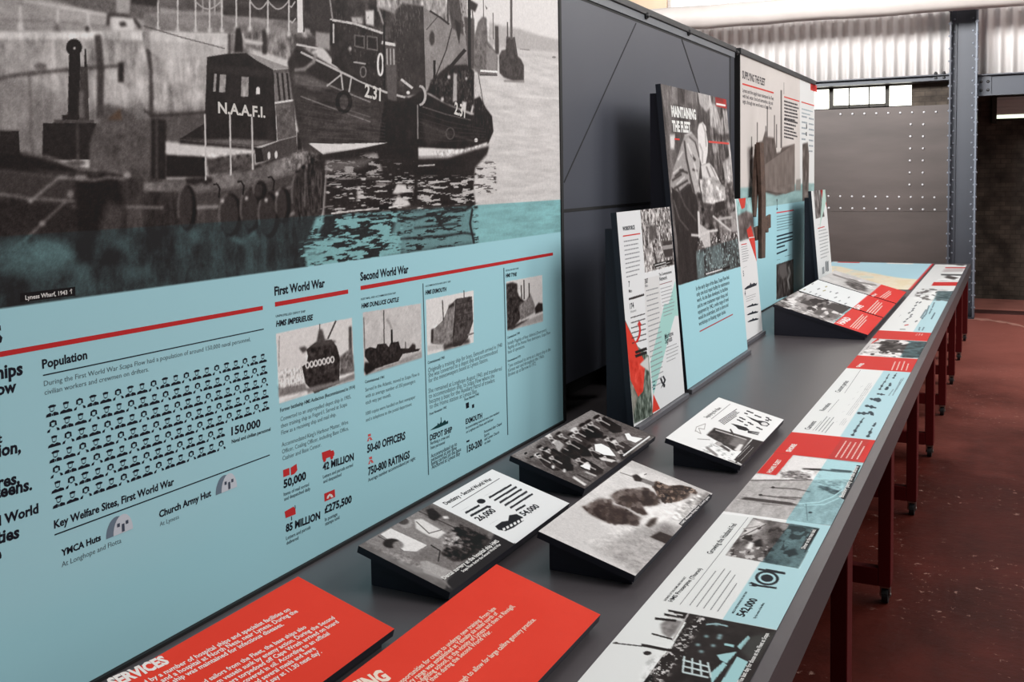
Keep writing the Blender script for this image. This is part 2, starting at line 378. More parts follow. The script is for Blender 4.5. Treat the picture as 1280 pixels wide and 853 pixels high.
# ================================================================== the long table
X1, X0 = -0.379, -1.66
table = thing('display_table', (-1.0, 5.0, 0), 'long grey table with dark red legs running the length of the display', 'table')
MB().box((X0, -0.3, ZT - 0.02), (X1, 10.57, ZT)).build('tabletop', M_table, table)
fa = MB(); fa.box((X1 - 0.02, -0.3, ZT - 0.10), (X1, 10.57, ZT - 0.0201)); fa.box((X0, 10.55, ZT - 0.10), (X1 - 0.02, 10.57, ZT - 0.0205)); fa.box((X0, -0.3, ZT - 0.10), (X1 - 0.02, -0.28, ZT - 0.0205)); fa.box((X0, -0.28, ZT - 0.10), (X0 + 0.02, 10.55, ZT - 0.0205))
fa.build('fascia', M_table, table)
for k in range(9):
    y = 1.70 + k * 1.043
    for xs_, xe_ in ((X1 - 0.047, X1 - 0.003), (X0 + 0.03, X0 + 0.075)):
        MB().box((xs_, y - 0.045, 0.072), (xe_, y + 0.045, ZT - 0.0205 if xs_ < -1 else ZT - 0.1005)).build('leg', M_leg, table, bevel=0.003)
        xm = (xs_ + xe_) / 2
        cs = MB().tube((xm - 0.011, y, 0.03), (xm + 0.011, y, 0.03), 0.03, 18); cs = cs.build('caster', M_rubber, table)
        fk = MB(); fk.tube((xm, y, 0.06), (xm, y, 0.09), 0.012); fk.box((xm - 0.018, y - 0.02, 0.058), (xm + 0.018, y + 0.02, 0.066)); fk.box((xm - 0.018, y - 0.012, 0.022), (xm - 0.014, y + 0.012, 0.06)); fk.box((xm + 0.014, y - 0.012, 0.022), (xm + 0.018, y + 0.012, 0.06)); fk.tube((xm - 0.02, y, 0.03), (xm + 0.02, y, 0.03), 0.006)
        fk.build('fork', M_chrome, cs)
    MB().box((X0 + 0.075, y - 0.045, 0.072), (X1 - 0.047, y - 0.005, 0.137)).build('foot_rail', M_leg, table, bevel=0.002)
    MB().box((X0 + 0.02, y - 0.02, ZT - 0.08), (X1 - 0.047, y + 0.02, ZT - 0.0205)).build('top_rail', M_leg, table, bevel=0.002)
# ================================================================== printed graphics
RS = np.random.RandomState(7)
GREYS = (np.array([24, 17, 16.]), np.array([244, 241, 240.]))
BLUE = (169, 218, 229); RED = (216, 56, 48); WHITE = (234, 235, 234); INK = (26, 30, 40); TEAL = (150, 204, 206)

def vnoise(h, w, sy, sx, seed=0, octaves=4, gain=0.55):
    """fractal value noise, cells of sy x sx samples"""
    rs = np.random.RandomState(seed); out = np.zeros((h, w)); amp = 1.0; tot = 0
    for o in range(octaves):
        gy, gx = max(1.0, sy / 2 ** o), max(1.0, sx / 2 ** o)
        ny, nx = int(h / gy) + 3, int(w / gx) + 3
        g = rs.rand(ny, nx)
        y = np.arange(h) / gy; x = np.arange(w) / gx
        y0 = y.astype(int); x0 = x.astype(int); fy = (y - y0)[:, None]; fx = (x - x0)[None]
        fy = fy * fy * (3 - 2 * fy); fx = fx * fx * (3 - 2 * fx)
        a = g[y0][:, x0]; b = g[y0][:, x0 + 1]; c = g[y0 + 1][:, x0]; d_ = g[y0 + 1][:, x0 + 1]
        out += amp * ((a * (1 - fx) + b * fx) * (1 - fy) + (c * (1 - fx) + d_ * fx) * fy); tot += amp; amp *= gain
    return out / tot
def blur(a, r):
    r = int(round(r))
    if r < 1: return a
    for _ in range(2):
        for ax in (0, 1):
            p = np.pad(a, [(r + 1, r) if i == ax else (0, 0) for i in range(2)], mode='edge'); c = np.cumsum(p, axis=ax)
            n = a.shape[ax]
            a = (np.take(c, range(2 * r + 1, 2 * r + 1 + n), axis=ax) - np.take(c, range(0, n), axis=ax)) / (2 * r + 1)
    return a

M_print = bpy.data.materials.new('printed_graphic'); M_print.use_nodes = True
_nt = M_print.node_tree; _b = _nt.nodes['Principled BSDF']
_a = _nt.nodes.new('ShaderNodeVertexColor'); _a.layer_name = 'ink'; _nt.links.new(_a.outputs['Color'], _b.inputs['Base Color'])
_b.inputs['Roughness'].default_value = 0.55; _b.inputs['Specular IOR Level'].default_value = 0.12
INKMATS = {}
def inkmat(rgb):
    if rgb not in INKMATS: INKMATS[rgb] = mat('ink_%d_%d_%d' % rgb, rgb, 0.55, spec=0.12)
    return INKMATS[rgb]

GLYPHS = {}
def glyphs(s, bold):
    key = (s, bold)
    if key not in GLYPHS:
        cu = bpy.data.curves.new('t', 'FONT'); cu.body = s; cu.size = 1.0; cu.resolution_u = 2; cu.offset = bold
        ob = bpy.data.objects.new('t', cu); col.objects.link(ob)
        dg = bpy.context.evaluated_depsgraph_get(); me = bpy.data.meshes.new_from_object(ob.evaluated_get(dg))
        v = np.array([p.co[:2] for p in me.vertices]) if len(me.vertices) else np.zeros((0, 2))
        fcs = [tuple(p.vertices) for p in me.polygons]
        bpy.data.objects.remove(ob); bpy.data.curves.remove(cu); bpy.data.meshes.remove(me)
        if len(v): v[:, 0] -= v[:, 0].min()
        GLYPHS[key] = (v, fcs, v[:, 0].max() if len(v) else 0)
    return GLYPHS[key]

class Print:
    """a flat printed sheet: origin = lower left, U = reading direction, V = up the sheet"""
    def __init__(s, O, U, V, w, h, res, base=WHITE, lift=0.0006):
        s.O = np.array(O, float); s.U = np.array(U, float); s.V = np.array(V, float); s.N = np.cross(s.U, s.V)
        s.w, s.h, s.res = w, h, res; s.nx = max(2, int(round(w * res))); s.ny = max(2, int(round(h * res)))
        s.img = np.zeros((s.ny, s.nx, 3)); s.img[:] = base; s.bk = {}; s.lift = lift
    # photograph pixel -> (u, v) in metres on the sheet
    def uv(s, p):
        d_ = ray(*p); t = ((s.O - EYE) @ s.N) / (d_ @ s.N); P = EYE + d_ * t - s.O
        return np.array([P @ s.U, P @ s.V])
    def uvs(s, pts): return np.array([s.uv(p) for p in pts])
    def W(s, u, v, k=1.0): return s.O + s.U * u + s.V * v + s.N * s.lift * k
    # ---- painting
    def mask(s, q):
        g = np.asarray(q) * [s.nx / s.w, s.ny / s.h]
        x0 = int(max(0, np.floor(g[:, 0].min()) - 1)); x1 = int(min(s.nx, np.ceil(g[:, 0].max()) + 1))
        y0 = int(max(0, np.floor(g[:, 1].min()) - 1)); y1 = int(min(s.ny, np.ceil(g[:, 1].max()) + 1))
        if x1 <= x0 or y1 <= y0: return None
        X = x0 + (np.arange((x1 - x0) * 2) + .5) / 2; Yc = y0 + (np.arange((y1 - y0) * 2) + .5) / 2
        m = np.zeros((len(Yc), len(X)), bool); n = len(g)
        for i in range(n):
            xa, ya = g[i]; xb, yb = g[(i + 1) % n]
            if ya == yb: continue
            rows = np.where((Yc >= min(ya, yb)) & (Yc < max(ya, yb)))[0]
            if len(rows) == 0: continue
            xi = xa + (Yc[rows] - ya) * (xb - xa) / (yb - ya); m[rows] ^= X[None] >= xi[:, None]
        mm = m.reshape(y1 - y0, 2, x1 - x0, 2).mean((1, 3))
        return (slice(y0, y1), slice(x0, x1)), mm
    def fill_uv(s, q, c, soft=0, alpha=1.0):
        c = s.gray(c)
        if soft:
            pad = soft * 2.5 * s.w / s.nx; full = s.mask(q)
            if full is None: return
            big = np.zeros((s.ny, s.nx)); big[full[0]] = full[1]
            ys, xs = full[0]; e = int(soft * 3) + 2
            sl = (slice(max(0, ys.start - e), ys.stop + e), slice(max(0, xs.start - e), xs.stop + e)); m = blur(big[sl], soft)
        else:
            full = s.mask(q)
            if full is None: return
            sl, m = full
        a = (m * alpha)[..., None]; s.img[sl] = s.img[sl] * (1 - a) + c * a
    def gray(s, c):
        if np.isscalar(c):
            c = min(1.0, max(0.0, .5 + (c - .5) * 1.08)); return GREYS[0] + (GREYS[1] - GREYS[0]) * c
        return np.array(c, float)
    def poly(s, pts, c, soft=0, alpha=1.0): s.fill_uv(s.uvs(pts), c, soft, alpha)
    def line(s, pts, wpx, c, soft=0, alpha=1.0):
        for a, b in zip(pts[:-1], pts[1:]):
            a = np.array(a, float); b = np.array(b, float); d_ = b - a; l = np.linalg.norm(d_)
            if l < 1e-6: continue
            n = np.array([-d_[1], d_[0]]) / l * wpx / 2; e = d_ / l * wpx * .2
            s.poly([a + n - e, b + n + e, b - n + e, a - n - e], c, soft, alpha)
    def ell(s, c0, rx, ry, c, soft=0, alpha=1.0, rot=0):
        t = np.arange(24) * 2 * math.pi / 24; cr, sr = math.cos(rot), math.sin(rot)
        s.poly([(c0[0] + rx * math.cos(k) * cr - ry * math.sin(k) * sr, c0[1] + rx * math.cos(k) * sr + ry * math.sin(k) * cr) for k in t], c, soft, alpha)
    def ring(s, c0, rx, ry, wpx, c):
        t = np.arange(25) * 2 * math.pi / 24; s.line([(c0[0] + rx * math.cos(k), c0[1] + ry * math.sin(k)) for k in t], wpx, c)
    def noise(s, pts, amp, cell, seed=1, stretch=1.0, thr=None, c=None, octaves=4, soft=2, alpha=1.0):
        """add noise inside a px polygon (None = whole); cell in metres; with thr: paint c where noise > thr"""
        if pts is None: q = np.array([(0, 0), (s.w, 0), (s.w, s.h), (0, s.h)])
        else: q = s.uvs(pts)
        full = s.mask(q)
        if full is None: return
        sl, m = full
        if pts is not None and soft: m = blur(m, soft)
        n = vnoise(m.shape[0], m.shape[1], cell * s.res, cell * s.res * stretch, seed, octaves)
        if thr is None:
            n = .5 + (n - .5) * 1.25
            s.img[sl] = np.clip(s.img[sl] + ((n - .5) * 2 * amp * 255 * m)[..., None], 20, 245)
        else:
            a = (np.clip((n - thr) * 18, 0, 1) * m * alpha)[..., None]; s.img[sl] = s.img[sl] * (1 - a) + s.gray(c) * a
    def grain(s, pts, amp=.07, k=1.18, seed=5):
        """photographic grain and contrast inside a px polygon"""
        q = np.array([(0, 0), (s.w, 0), (s.w, s.h), (0, s.h)]) if pts is None else s.uvs(pts)
        full = s.mask(q)
        if full is None: return
        sl, m = full; g = s.img[sl]; rs = np.random.RandomState(seed)
        n = rs.randn(*m.shape) * .6 + blur(rs.randn(*m.shape), 1) * 1.6
        h = 128 + (g - 128) * k + (n * amp * 255 * (.35 + .65 * (1 - np.abs(g.mean(-1) - 120) / 140)))[..., None]
        s.img[sl] = np.clip(g * (1 - m[..., None]) + h * m[..., None], 14, 248)
    def puffs(s, pts, n, r0, r1, cols, seed=1, soft=1, alpha=.9, asp=.75):
        """billows: overlapping blots scattered inside a px polygon"""
        rs = random.Random(seed); P_ = np.array(pts); lo, hi = P_.min(0), P_.max(0); k = 0; t = 0
        while k < n and t < n * 30:
            t += 1; x_, y_ = rs.uniform(lo[0], hi[0]), rs.uniform(lo[1], hi[1]); ins = False; m_ = len(P_)
            for i in range(m_):
                (xa, ya), (xb, yb) = P_[i], P_[(i + 1) % m_]
                if (ya > y_) != (yb > y_) and x_ < xa + (y_ - ya) * (xb - xa) / (yb - ya): ins = not ins
            if not ins: continue
            k += 1; r_ = rs.uniform(r0, r1); s.ell((x_, y_), r_, r_ * asp, rs.choice(cols), soft, alpha, rs.uniform(0, 3))
    def flecks(s, pts, cell, thr, c, seed=1, stretch=1.0, alpha=1.0):
        s.noise(pts, 0, cell, seed, stretch, thr, c, 2, 1, alpha)
    def tint_uv(s, q, dark, light, soft=0):
        full = s.mask(q)
        if full is None: return
        sl, m = full
        g = s.img[sl].mean(-1); g = np.clip((g - 24) / (238 - 24), 0, 1)[..., None]
        t = np.array(dark, float) + (np.array(light, float) - np.array(dark, float)) * g; a = m[..., None]
        s.img[sl] = s.img[sl] * (1 - a) + t * a
    # ---- crisp ink on top
    def ink(s, rgb, uvp, faces, k=1.0):
        v, f_ = s.bk.setdefault(rgb, ([], [])); o = len(v)
        v += [s.W(u, w_, k) for u, w_ in uvp]; f_ += [tuple(i + o for i in fc) for fc in faces]
    def inkpoly(s, pts, rgb, k=1.0):
        q = s.uvs(pts); s.ink(rgb, q, [tuple(range(len(q)))], k)
    def rule(s, a, b, wpx, rgb):
        A, B = s.uv(a), s.uv(b); Cc = s.uv(((a[0] + b[0]) / 2, (a[1] + b[1]) / 2 + wpx / 2)); D = s.uv(((a[0] + b[0]) / 2, (a[1] + b[1]) / 2 - wpx / 2))
        h = abs((D - Cc)[1]) if abs((B - A)[0]) > abs((B - A)[1]) else abs((s.uv((a[0] + wpx, a[1])) - A)[0])
        d_ = (B - A) / np.linalg.norm(B - A); n = np.array([-d_[1], d_[0]]) * h / 2
        s.ink(rgb, [A - n, B - n, B + n, A + n], [(0, 1, 2, 3)])
    def text_uv(s, txt, A, B, rgb, bold=0.0, k=1.0, shear=0.0):
        v, fcs, wd = glyphs(txt, bold)
        if wd == 0: return
        A = np.asarray(A); B = np.asarray(B); d_ = (B - A); L = np.linalg.norm(d_); d_ = d_ / L; n = np.array([-d_[1], d_[0]]); sc = L / wd
        if len(txt) == 1: sc = L / max(wd, .5)
        q = A + np.outer((v[:, 0] + shear * v[:, 1]) * sc, d_) + np.outer(v[:, 1] * sc * k, n)
        s.ink(rgb, q, fcs)
    def text(s, txt, a, b, rgb=INK, bold=0.0, k=1.0, shear=0.0): s.text_uv(txt, s.uv(a), s.uv(b), rgb, bold, k, shear)
    def para(s, lines, a, b, last, rgb=INK, bold=0.0, k=1.0):
        """lines of text: first baseline runs a -> b (px); last = px start of the last baseline; same letter size in all"""
        A, B = s.uv(a), s.uv(b); Lz = s.uv(last); w0 = max(1e-6, glyphs(lines[0], bold)[2]); d_ = B - A; sc = np.linalg.norm(d_) / w0; d_ = d_ / np.linalg.norm(d_)
        for i, t in enumerate(lines):
            P = A + (Lz - A) * (i / max(1, len(lines) - 1))
            if t: s.text_uv(t, P, P + d_ * sc * glyphs(t, bold)[2], rgb, bold, k)
    def strokes(s, a, b, last, n, rgb, frac=0.45, seed=0, short=0.7):
        """rows of small print too fine to read: each row a run of word-length dashes"""
        rs = random.Random(seed); A, B, Lz = s.uv(a), s.uv(b), s.uv(last); d_ = B - A; L = np.linalg.norm(d_); d_ = d_ / L
        nn = np.array([-d_[1], d_[0]]); pitch = np.linalg.norm(Lz - A) / max(1, n - 1) if n > 1 else L * .06
        for i in range(n):
            P = A + (Lz - A) * (i / max(1, n - 1)); x_ = 0; end = L * (short if i == n - 1 else rs.uniform(.86, 1.0)); hh = pitch * frac
            while x_ < end - hh:
                wl = min(hh * rs.uniform(1.2, 5.0), end - x_)
                s.ink(rgb, [P + d_ * x_, P + d_ * (x_ + wl), P + d_ * (x_ + wl) + nn * hh, P + d_ * x_ + nn * hh], [(0, 1, 2, 3)]); x_ += wl + hh * .55
    # ---- mesh
    def build(s, parent, name='printed_face'):
        nx, ny = s.nx, s.ny
        u = (np.arange(nx) / (nx - 1)) * s.w; v = (np.arange(ny) / (ny - 1)) * s.h
        P = s.O + s.U * u[None, :, None] + s.V * v[:, None, None] + s.N * 0.0003
        off = np.array(parent.location) if parent is not None else np.zeros(3)
        i = (np.arange(ny - 1)[:, None] * nx + np.arange(nx - 1)[None]).reshape(-1)
        q = np.stack([i, i + 1, i + nx + 1, i + nx], 1).reshape(-1); nf = len(i)
        co = [(P - off).reshape(-1, 3)]; loops = [q]; sizes = [np.full(nf, 4)]; mi = [np.zeros(nf)]; nv = nx * ny
        me = bpy.data.meshes.new(name); me.materials.append(M_print)
        for k_, (rgb, (v_, f_)) in enumerate(s.bk.items()):
            co.append(np.array(v_) - off); loops.append(np.array([j + nv for fc in f_ for j in fc])); sizes.append(np.array([len(fc) for fc in f_])); mi.append(np.full(len(f_), k_ + 1)); nv += len(v_); me.materials.append(inkmat(rgb))
        co = np.concatenate(co); loops = np.concatenate(loops).astype(np.int32); sizes = np.concatenate(sizes).astype(np.int32); mi = np.concatenate(mi).astype(np.int32)
        me.vertices.add(len(co)); me.vertices.foreach_set('co', co.reshape(-1).astype(np.float32))
        me.loops.add(len(loops)); me.loops.foreach_set('vertex_index', loops)
        me.polygons.add(len(sizes)); me.polygons.foreach_set('loop_start', np.concatenate([[0], np.cumsum(sizes)[:-1]]).astype(np.int32)); me.polygons.foreach_set('material_index', mi)
        me.update(calc_edges=True)
        ca = me.color_attributes.new('ink', 'BYTE_COLOR', 'POINT')
        c4 = np.ones((len(co), 4), np.float32); c4[:nx * ny, :3] = lin(np.clip(s.img, 0, 255)).reshape(-1, 3); ca.data.foreach_set('color', c4.reshape(-1))
        o = bpy.data.objects.new(name, me); col.objects.link(o)
        if parent is not None: o.parent = parent
        return o
EX = np.array([1., 0, 0]); EY = np.array([0, 1., 0]); EZ = np.array([0, 0, 1.])
# ---------------------------------------------------------------- what is printed on each sheet
def speckle(p, amp, rect=None, seed=3):
    q = rect
    if q is None: q = (slice(0, p.ny), slice(0, p.nx))
    h = p.img[q].shape[:2]; n = np.random.RandomState(seed).randn(*h); n = blur(n, 1) if amp > 0 else n
    p.img[q] = np.clip(p.img[q] + (n * amp * 255)[..., None], 18, 245)

def paint_panel_a(p):
    vb = p.uv((400, 331))[1]; vt = p.uv((690, 250.4))[1]     # photograph's lower edge, top of its teal band
    yb = int(vb * p.ny / p.h)
    p.img[yb:] = p.gray(.80)
    c1, c2, c3, c4, c5, c6, c7 = crop(0, 0, 4.74), crop(180, 0, 4.264), crop(0, 170, 3.966), crop(180, 170, 4.4875), crop(350, 0, 4.267), crop(480, 0, 4.264), crop(370, 170, 4.741)
    # sky, hills, sheet of pale water
    p.poly([(560, -60), (760, -60), (760, 60), (560, 40)], .86)
    p.poly(c6((560, 120), (640, 140), (720, 155), (830, 190), (960, 218), (960, 285), (720, 265), (560, 250)), .70, 2)
    p.poly(c6((560, 262), (960, 285), (960, 1400), (400, 1400), (480, 420)), .79, 2)
    p.noise(c6((470, 280), (960, 290), (960, 1400), (400, 1400)), .06, .012, 5, 9)
    p.line(c6((720, 515), (930, 525)), 2, .90, 1, .6); p.line(c6((560, 440), (700, 450)), 6, .88, 2, .6)
    # quay: roadway, sheds behind, wall
    p.poly(c1((-400, -1800), (2200, -1800), (2200, 200), (-400, 200)), .62)
    p.poly(c1((160, -40), (640, 95), (948, 130), (948, -40)), .42, 1)
    p.poly(c2((400, -1600), (930, -1600), (930, 170), (700, 110), (420, 85)), .2, 1)
    p.poly(c2((-20, -60), (410, -60), (410, 65), (200, 60), (-20, 20)), .38, 1)
    p.poly(c2((0, 70), (420, 85), (830, 115), (830, 180), (0, 165)), .52, 1)
    p.noise(c1((-400, -400), (2200, -400), (2200, 200), (-400, 200)), .12, .03, 11, 3)
    p.poly(c1((-300, 190), (948, 185), (1350, 210), (1350, 280), (948, 250), (-300, 245)), .84, 1)
    p.poly(c1((-300, 240), (560, 230), (948, 245), (1500, 280), (1500, 700), (948, 900), (-300, 1000)), .66, 1)
    p.noise(c1((-300, 200), (948, 190), (1500, 230), (1500, 700), (948, 900), (-300, 1000)), .22, .05, 12, .8)
    p.noise(c1((-300, 200), (948, 190), (1500, 230), (1500, 700), (948, 900), (-300, 1000)), .14, .05, 13, .25)
    p.puffs(c1((-100, 260), (560, 250), (948, 270), (1300, 320), (1300, 600), (948, 640), (-100, 660)), 120, 2, 9, [p.gray(.52), p.gray(.74), p.gray(.8), p.gray(.6)], 15, 2, .35, 1.4)
    p.poly(c1((-300, 480), (100, 460), (560, 640), (948, 690), (948, 900), (-300, 1000)), .42, 6, .5)
    p.line(c1((-60, 480), (80, 450), (200, 435), (400, 415), (700, 392)), 4, .22, 1, .85)
    p.ell(c1((240, 395))[0], 8, 5, .3, 1, .7)
    p.line(c1((175, 430), (185, 640), (182, 850)), 3, .32, 1, .7)
    p.poly(c1((560, 210), (600, 205), (618, 420), (612, 700), (575, 700), (575, 420)), .2, 1, .9)
    p.poly(c1((845, 190), (885, 190), (905, 420), (912, 700), (885, 700), (885, 420)), .22, 1, .9)
    p.poly(c1((700, 370), (735, 370), (735, 490), (700, 490)), .15, 1); p.poly(c1((590, 610), (720, 640), (800, 680), (800, 740), (590, 740)), .28, 2, .8)
    p.poly(c2((30, 590), (330, 600), (330, 760), (110, 760)), .26, 3, .8); p.line(c2((0, 590), (60, 620), (330, 600)), 3, .18, 1)
    p.poly(c2((0, 170), (435, 182), (445, 295), (340, 300), (100, 320), (0, 250)), .80, 1, .6)
    p.poly(c2((445, 180), (480, 180), (480, 280), (445, 295)), .5, 1); p.line(c2((456, 180), (456, 290)), 2, .2, 1)
    p.poly(c2((530, 165), (930, 180), (930, 260), (800, 330), (640, 280), (530, 250)), .5, 1); p.noise(c2((530, 165), (930, 180), (930, 260), (800, 330), (530, 250)), .3, .03, 14, .5)
    p.poly(c2((800, 200), (930, 205), (920, 260), (810, 240)), .25, 1); p.poly(c2((630, 160), (655, 160), (655, 290), (630, 290)), .2, 1)
    # rails, posts, chains
    for x_, y_ in ((75, 160), (180, 170), (275, 170), (350, 170), (415, 170), (492, 160), (565, 160), (660, 170), (772, 190)):
        p.line(c2((x_, -150), (x_, y_)), 2.0, .82, 0, .9); p.ell(c2((x_, y_ - 6))[0], 3, 4, .8, 1, .8)
    p.line(c2((312, -50), (315, 80)), 2, .6); p.line(c2((375, -50), (378, 80)), 2.4, .65)
    p.poly(c2((812, -200), (842, -200), (848, 175), (818, 175)), .86); p.line(c2((850, -100), (852, 170)), 2, .25)
    for xa, xb in ((270, 415), (565, 660), (660, 772)): p.line([(180 + (xa + (xb - xa) * t) / 4.264, (5 + 45 * math.sin(math.pi * t)) / 4.264) for t in np.linspace(0, 1, 9)], 1.6, .7)
    p.line(c2((772, 30), (785, 40), (805, 10)), 1.4, .75); p.line(c2((772, 110), (790, 122), (808, 100)), 1.4, .75)
    p.line(c1((140, 5), (400, 50), (640, 92)), 2.4, .86, 1); p.line(c1((0, 122), (300, 128), (640, 160)), 2, .42, 1, .7)
    p.line(c1((-100, 60), (120, 72), (340, 85), (520, 100)), 1.4, .72, 1, .6)
    for x_, y0, y1 in ((122, 40, 182), (342, 52, 185), (522, 75, 185)):
        p.line(c1((x_, y0), (x_ + 3, y1)), 2.6, .85, 1); p.poly(c1((x_ - 18, y1 - 40), (x_ + 6, y1 - 45), (x_ + 25, y1 + 2), (x_ - 22, y1 + 2)), .8 if x_ > 400 or x_ < 200 else .45, 1)
    p.ell(c1((517, 172))[0], 3, 4, .2, 1)
    p.line(c1((640, 150), (645, 90), (720, 88), (800, 120), (830, 165)), 4, .22, 1); p.poly(c1((660, 105), (790, 110), (800, 185), (670, 185)), .86, 1); p.poly(c1((705, 135), (740, 130), (755, 155), (715, 160)), .2, 1)
    p.poly(c1((690, -60), (770, -60), (770, 80), (690, 80)), .66, 1); p.poly(c1((775, -20), (940, -20), (925, 40), (780, 25)), .16, 1)
    p.line(c2((0, 140), (200, 200), (430, 260)), 1.3, .3, 0, .9)
    # crane post, block and boiler on deck
    p.ell(c1((440, 283))[0], 10, 11, .1); p.ell(c1((442, 288))[0], 1.6, 1.6, .75)
    p.poly(c1((410, 300), (476, 300), (478, 400), (470, 700), (402, 700)), .12); p.poly(c1((478, 395), (520, 400), (530, 715), (470, 715)), .24); p.poly(c1((470, 540), (495, 540), (500, 700), (470, 700)), .42, 1)
    p.poly(c1((502, 292), (512, 292), (518, 400), (500, 400)), .15)
    p.poly(c1((370, 680), (470, 685), (470, 740), (370, 740)), .14); p.poly(c1((320, 710), (560, 712), (560, 740), (320, 740)), .3)
    p.poly([(54, 154), (121, 154), (119, 200), (53, 200)], .13); p.line([(97, 154), (98, 212)], 3, .3, 1)
    p.poly([(0, 163), (24, 163), (26, 200), (-2, 200)], .14); p.line([(0, 163), (24, 163)], 2, .45)
    p.poly([(120, 156), (128, 152), (189, 150), (190, 225), (112, 222), (112, 180)], .33, 1); p.noise([(120, 156), (189, 150), (190, 225), (112, 222)], .1, .02, 20)
    p.poly([(134, 150), (150, 136), (153, 150)], (92, 74, 62), 1); p.poly([(189, 149), (208, 150), (208, 226), (188, 226)], .12, 1); p.line([(196, 150), (196, 224)], 3, .26, 1)
    # hull of the near boat
    hull = [(-60, 188), (30, 191), (58, 196), (84, 206), (120, 214), (190, 224), (240, 226), (300, 214), (345, 196), (385, 186), (402, 190), (406, 215), (403, 262), (392, 300), (376, 336), (376, 420), (-60, 460)]
    p.poly(hull, .22, 1); p.noise(hull, .07, .06, 21); p.noise(hull, .09, .05, 22, .3)
    p.poly([(-60, 190), (28, 192), (85, 210), (120, 213), (78, 214), (-60, 206)], .1, 1); p.line([(28, 192), (60, 196), (82, 204), (100, 212), (122, 212)], 2.4, .46, 1); p.ell((95, 204), 12, 4, .35, 1)
    p.poly([(-60, 212), (0, 214), (78, 222), (95, 225), (95, 252), (-60, 240)], .23, 1); p.line([(-60, 213), (0, 214), (78, 222)], 1.6, .4, 1)
    p.line([(-60, 240), (0, 243), (40, 249), (95, 252)], 3, .52, 1); p.poly([(-60, 247), (95, 256), (95, 300), (-60, 300)], .15, 2)
    p.poly(c4((0, 310), (0, 262), (110, 255), (230, 240), (380, 225), (620, 185), (760, 130), (870, 88), (985, 70), (1000, 110), (930, 160), (840, 205), (640, 262), (430, 300), (250, 315)), .44, 1)
    p.noise(c4((0, 310), (0, 262), (380, 225), (760, 130), (985, 70), (1000, 110), (840, 205), (430, 300)), .14, .02, 23)
    p.poly(c4((230, 240), (380, 232), (385, 260), (350, 275), (320, 262), (290, 278), (240, 270)), .14, 1)
    p.line(c4((270, 325), (430, 310), (640, 275), (840, 210)), 1.6, .55, 1); p.poly(c4((270, 325), (430, 312), (640, 278), (845, 212), (850, 260), (640, 330), (430, 375), (270, 385)), .27, 1)
    p.line(c4((-400, 395), (0, 400), (108, 402)), 3, .50, 1); p.line(c4((280, 402), (415, 396)), 4, .56, 1); p.line(c4((445, 385), (520, 360)), 3, .4, 1); p.line(c4((785, 300), (840, 280)), 3, .45, 1); p.line(c4((785, 460), (840, 432)), 4, .5, 1)
    p.poly([(95, 226), (130, 220), (150, 224), (158, 270), (150, 330), (95, 330)], .09, 3); p.poly([(135, 250), (158, 262), (150, 290), (124, 330), (112, 345), (120, 300)], .30, 3, .8)
    # ropes
    p.line(c3((330, 206), (300, 203), (240, 250), (150, 325)), 2.4, .60, 1); p.line(c3((330, 322), (215, 430), (120, 520), (-60, 650)), 2.2, .52, 1); p.ell(c3((210, 435))[0], 4, 3, .6, 1); p.ell(c3((152, 322))[0], 3, 2, .7, 1)
    p.line(c3((300, 205), (400, 215), (470, 220), (540, 205), (620, 215)), 2.2, .6, 1); p.ell(c3((400, 205))[0], 8, 3, .55, 1); p.ell(c3((350, 290))[0], 4, 5, .5, 1); p.ell(c3((630, 195))[0], 5, 4, .6, 1)
    # murky light patches low on the hull
    for cx_, cy_, rx, ry, g in ((250, 590, 30, 16, .62), (200, 620, 36, 24, .42), (600, 530, 13, 7, .55), (420, 680, 11, 5, .4), (60, 600, 30, 22, .4), (690, 680, 25, 7, .42)):
        p.ell(c3((cx_, cy_))[0], rx, ry, g, 5, .75)
    p.noise([(-60, 285), (376, 285), (376, 420), (-60, 460)], .10, .05, 24)
    # fenders
    for cx_, cy_, rx, ry in ((475, 440, 12, 25), (590, 410, 11, 25), (690, 440, 11, 26), (770, 385, 7, 20), (232, 400, 9, 27), (860, 320, 7, 24), (640, 300, 6, 10)):
        q = c4((cx_, cy_))[0]; p.ell((q[0] + 3, q[1] + 1), rx + 2, ry + 2, .06, 1); p.ell(q, rx, ry, .2, 1); p.line([(q[0] + rx * math.cos(t), q[1] + ry * math.sin(t)) for t in np.linspace(2.6, 4.6, 8)], 2, .42, 1)
    for x_, y_ in ((410, 270), (545, 255), (655, 265), (715, 230)): p.line(c4((x_ - 20, y_ + 3), (x_, y_), (x_ + 15, y_ + 25), (x_ + 10, y_ + 75)), 2.2, .1); p.ell(c4((x_ + 30, y_ + 95))[0], 2, 2.4, .8, 1)
    p.line(c4((500, 572), (540, 595), (590, 580), (618, 545)), 5, .45, 2); p.ell(c4((285, 560))[0], 8, 10, .4, 3, .8); p.ell(c4((620, 590))[0], 14, 5, .3, 2)
    # bow
    p.poly(c4((850, 205), (930, 130), (1000, 85), (1018, 200), (1000, 420), (960, 600), (880, 720), (850, 500)), .19, 1); p.noise(c4((850, 205), (930, 130), (1000, 85), (1018, 200), (1000, 420), (850, 500)), .16, .02, 25, .3)
    p.line(c4((905, 200), (900, 400)), 2.5, .36, 1); p.noise(c4((760, 140), (870, 85), (985, 68), (1000, 130), (900, 200), (800, 200)), .3, .012, 26)
    # awning, hatch and cabin
    p.poly(c4((122, 105), (350, 115), (350, 235), (122, 232)), .1, 1); p.poly(c4((352, 125), (620, 92), (622, 190), (360, 225)), .28, 1); p.noise(c4((352, 125), (620, 92), (622, 190), (360, 225)), .12, .015, 27)
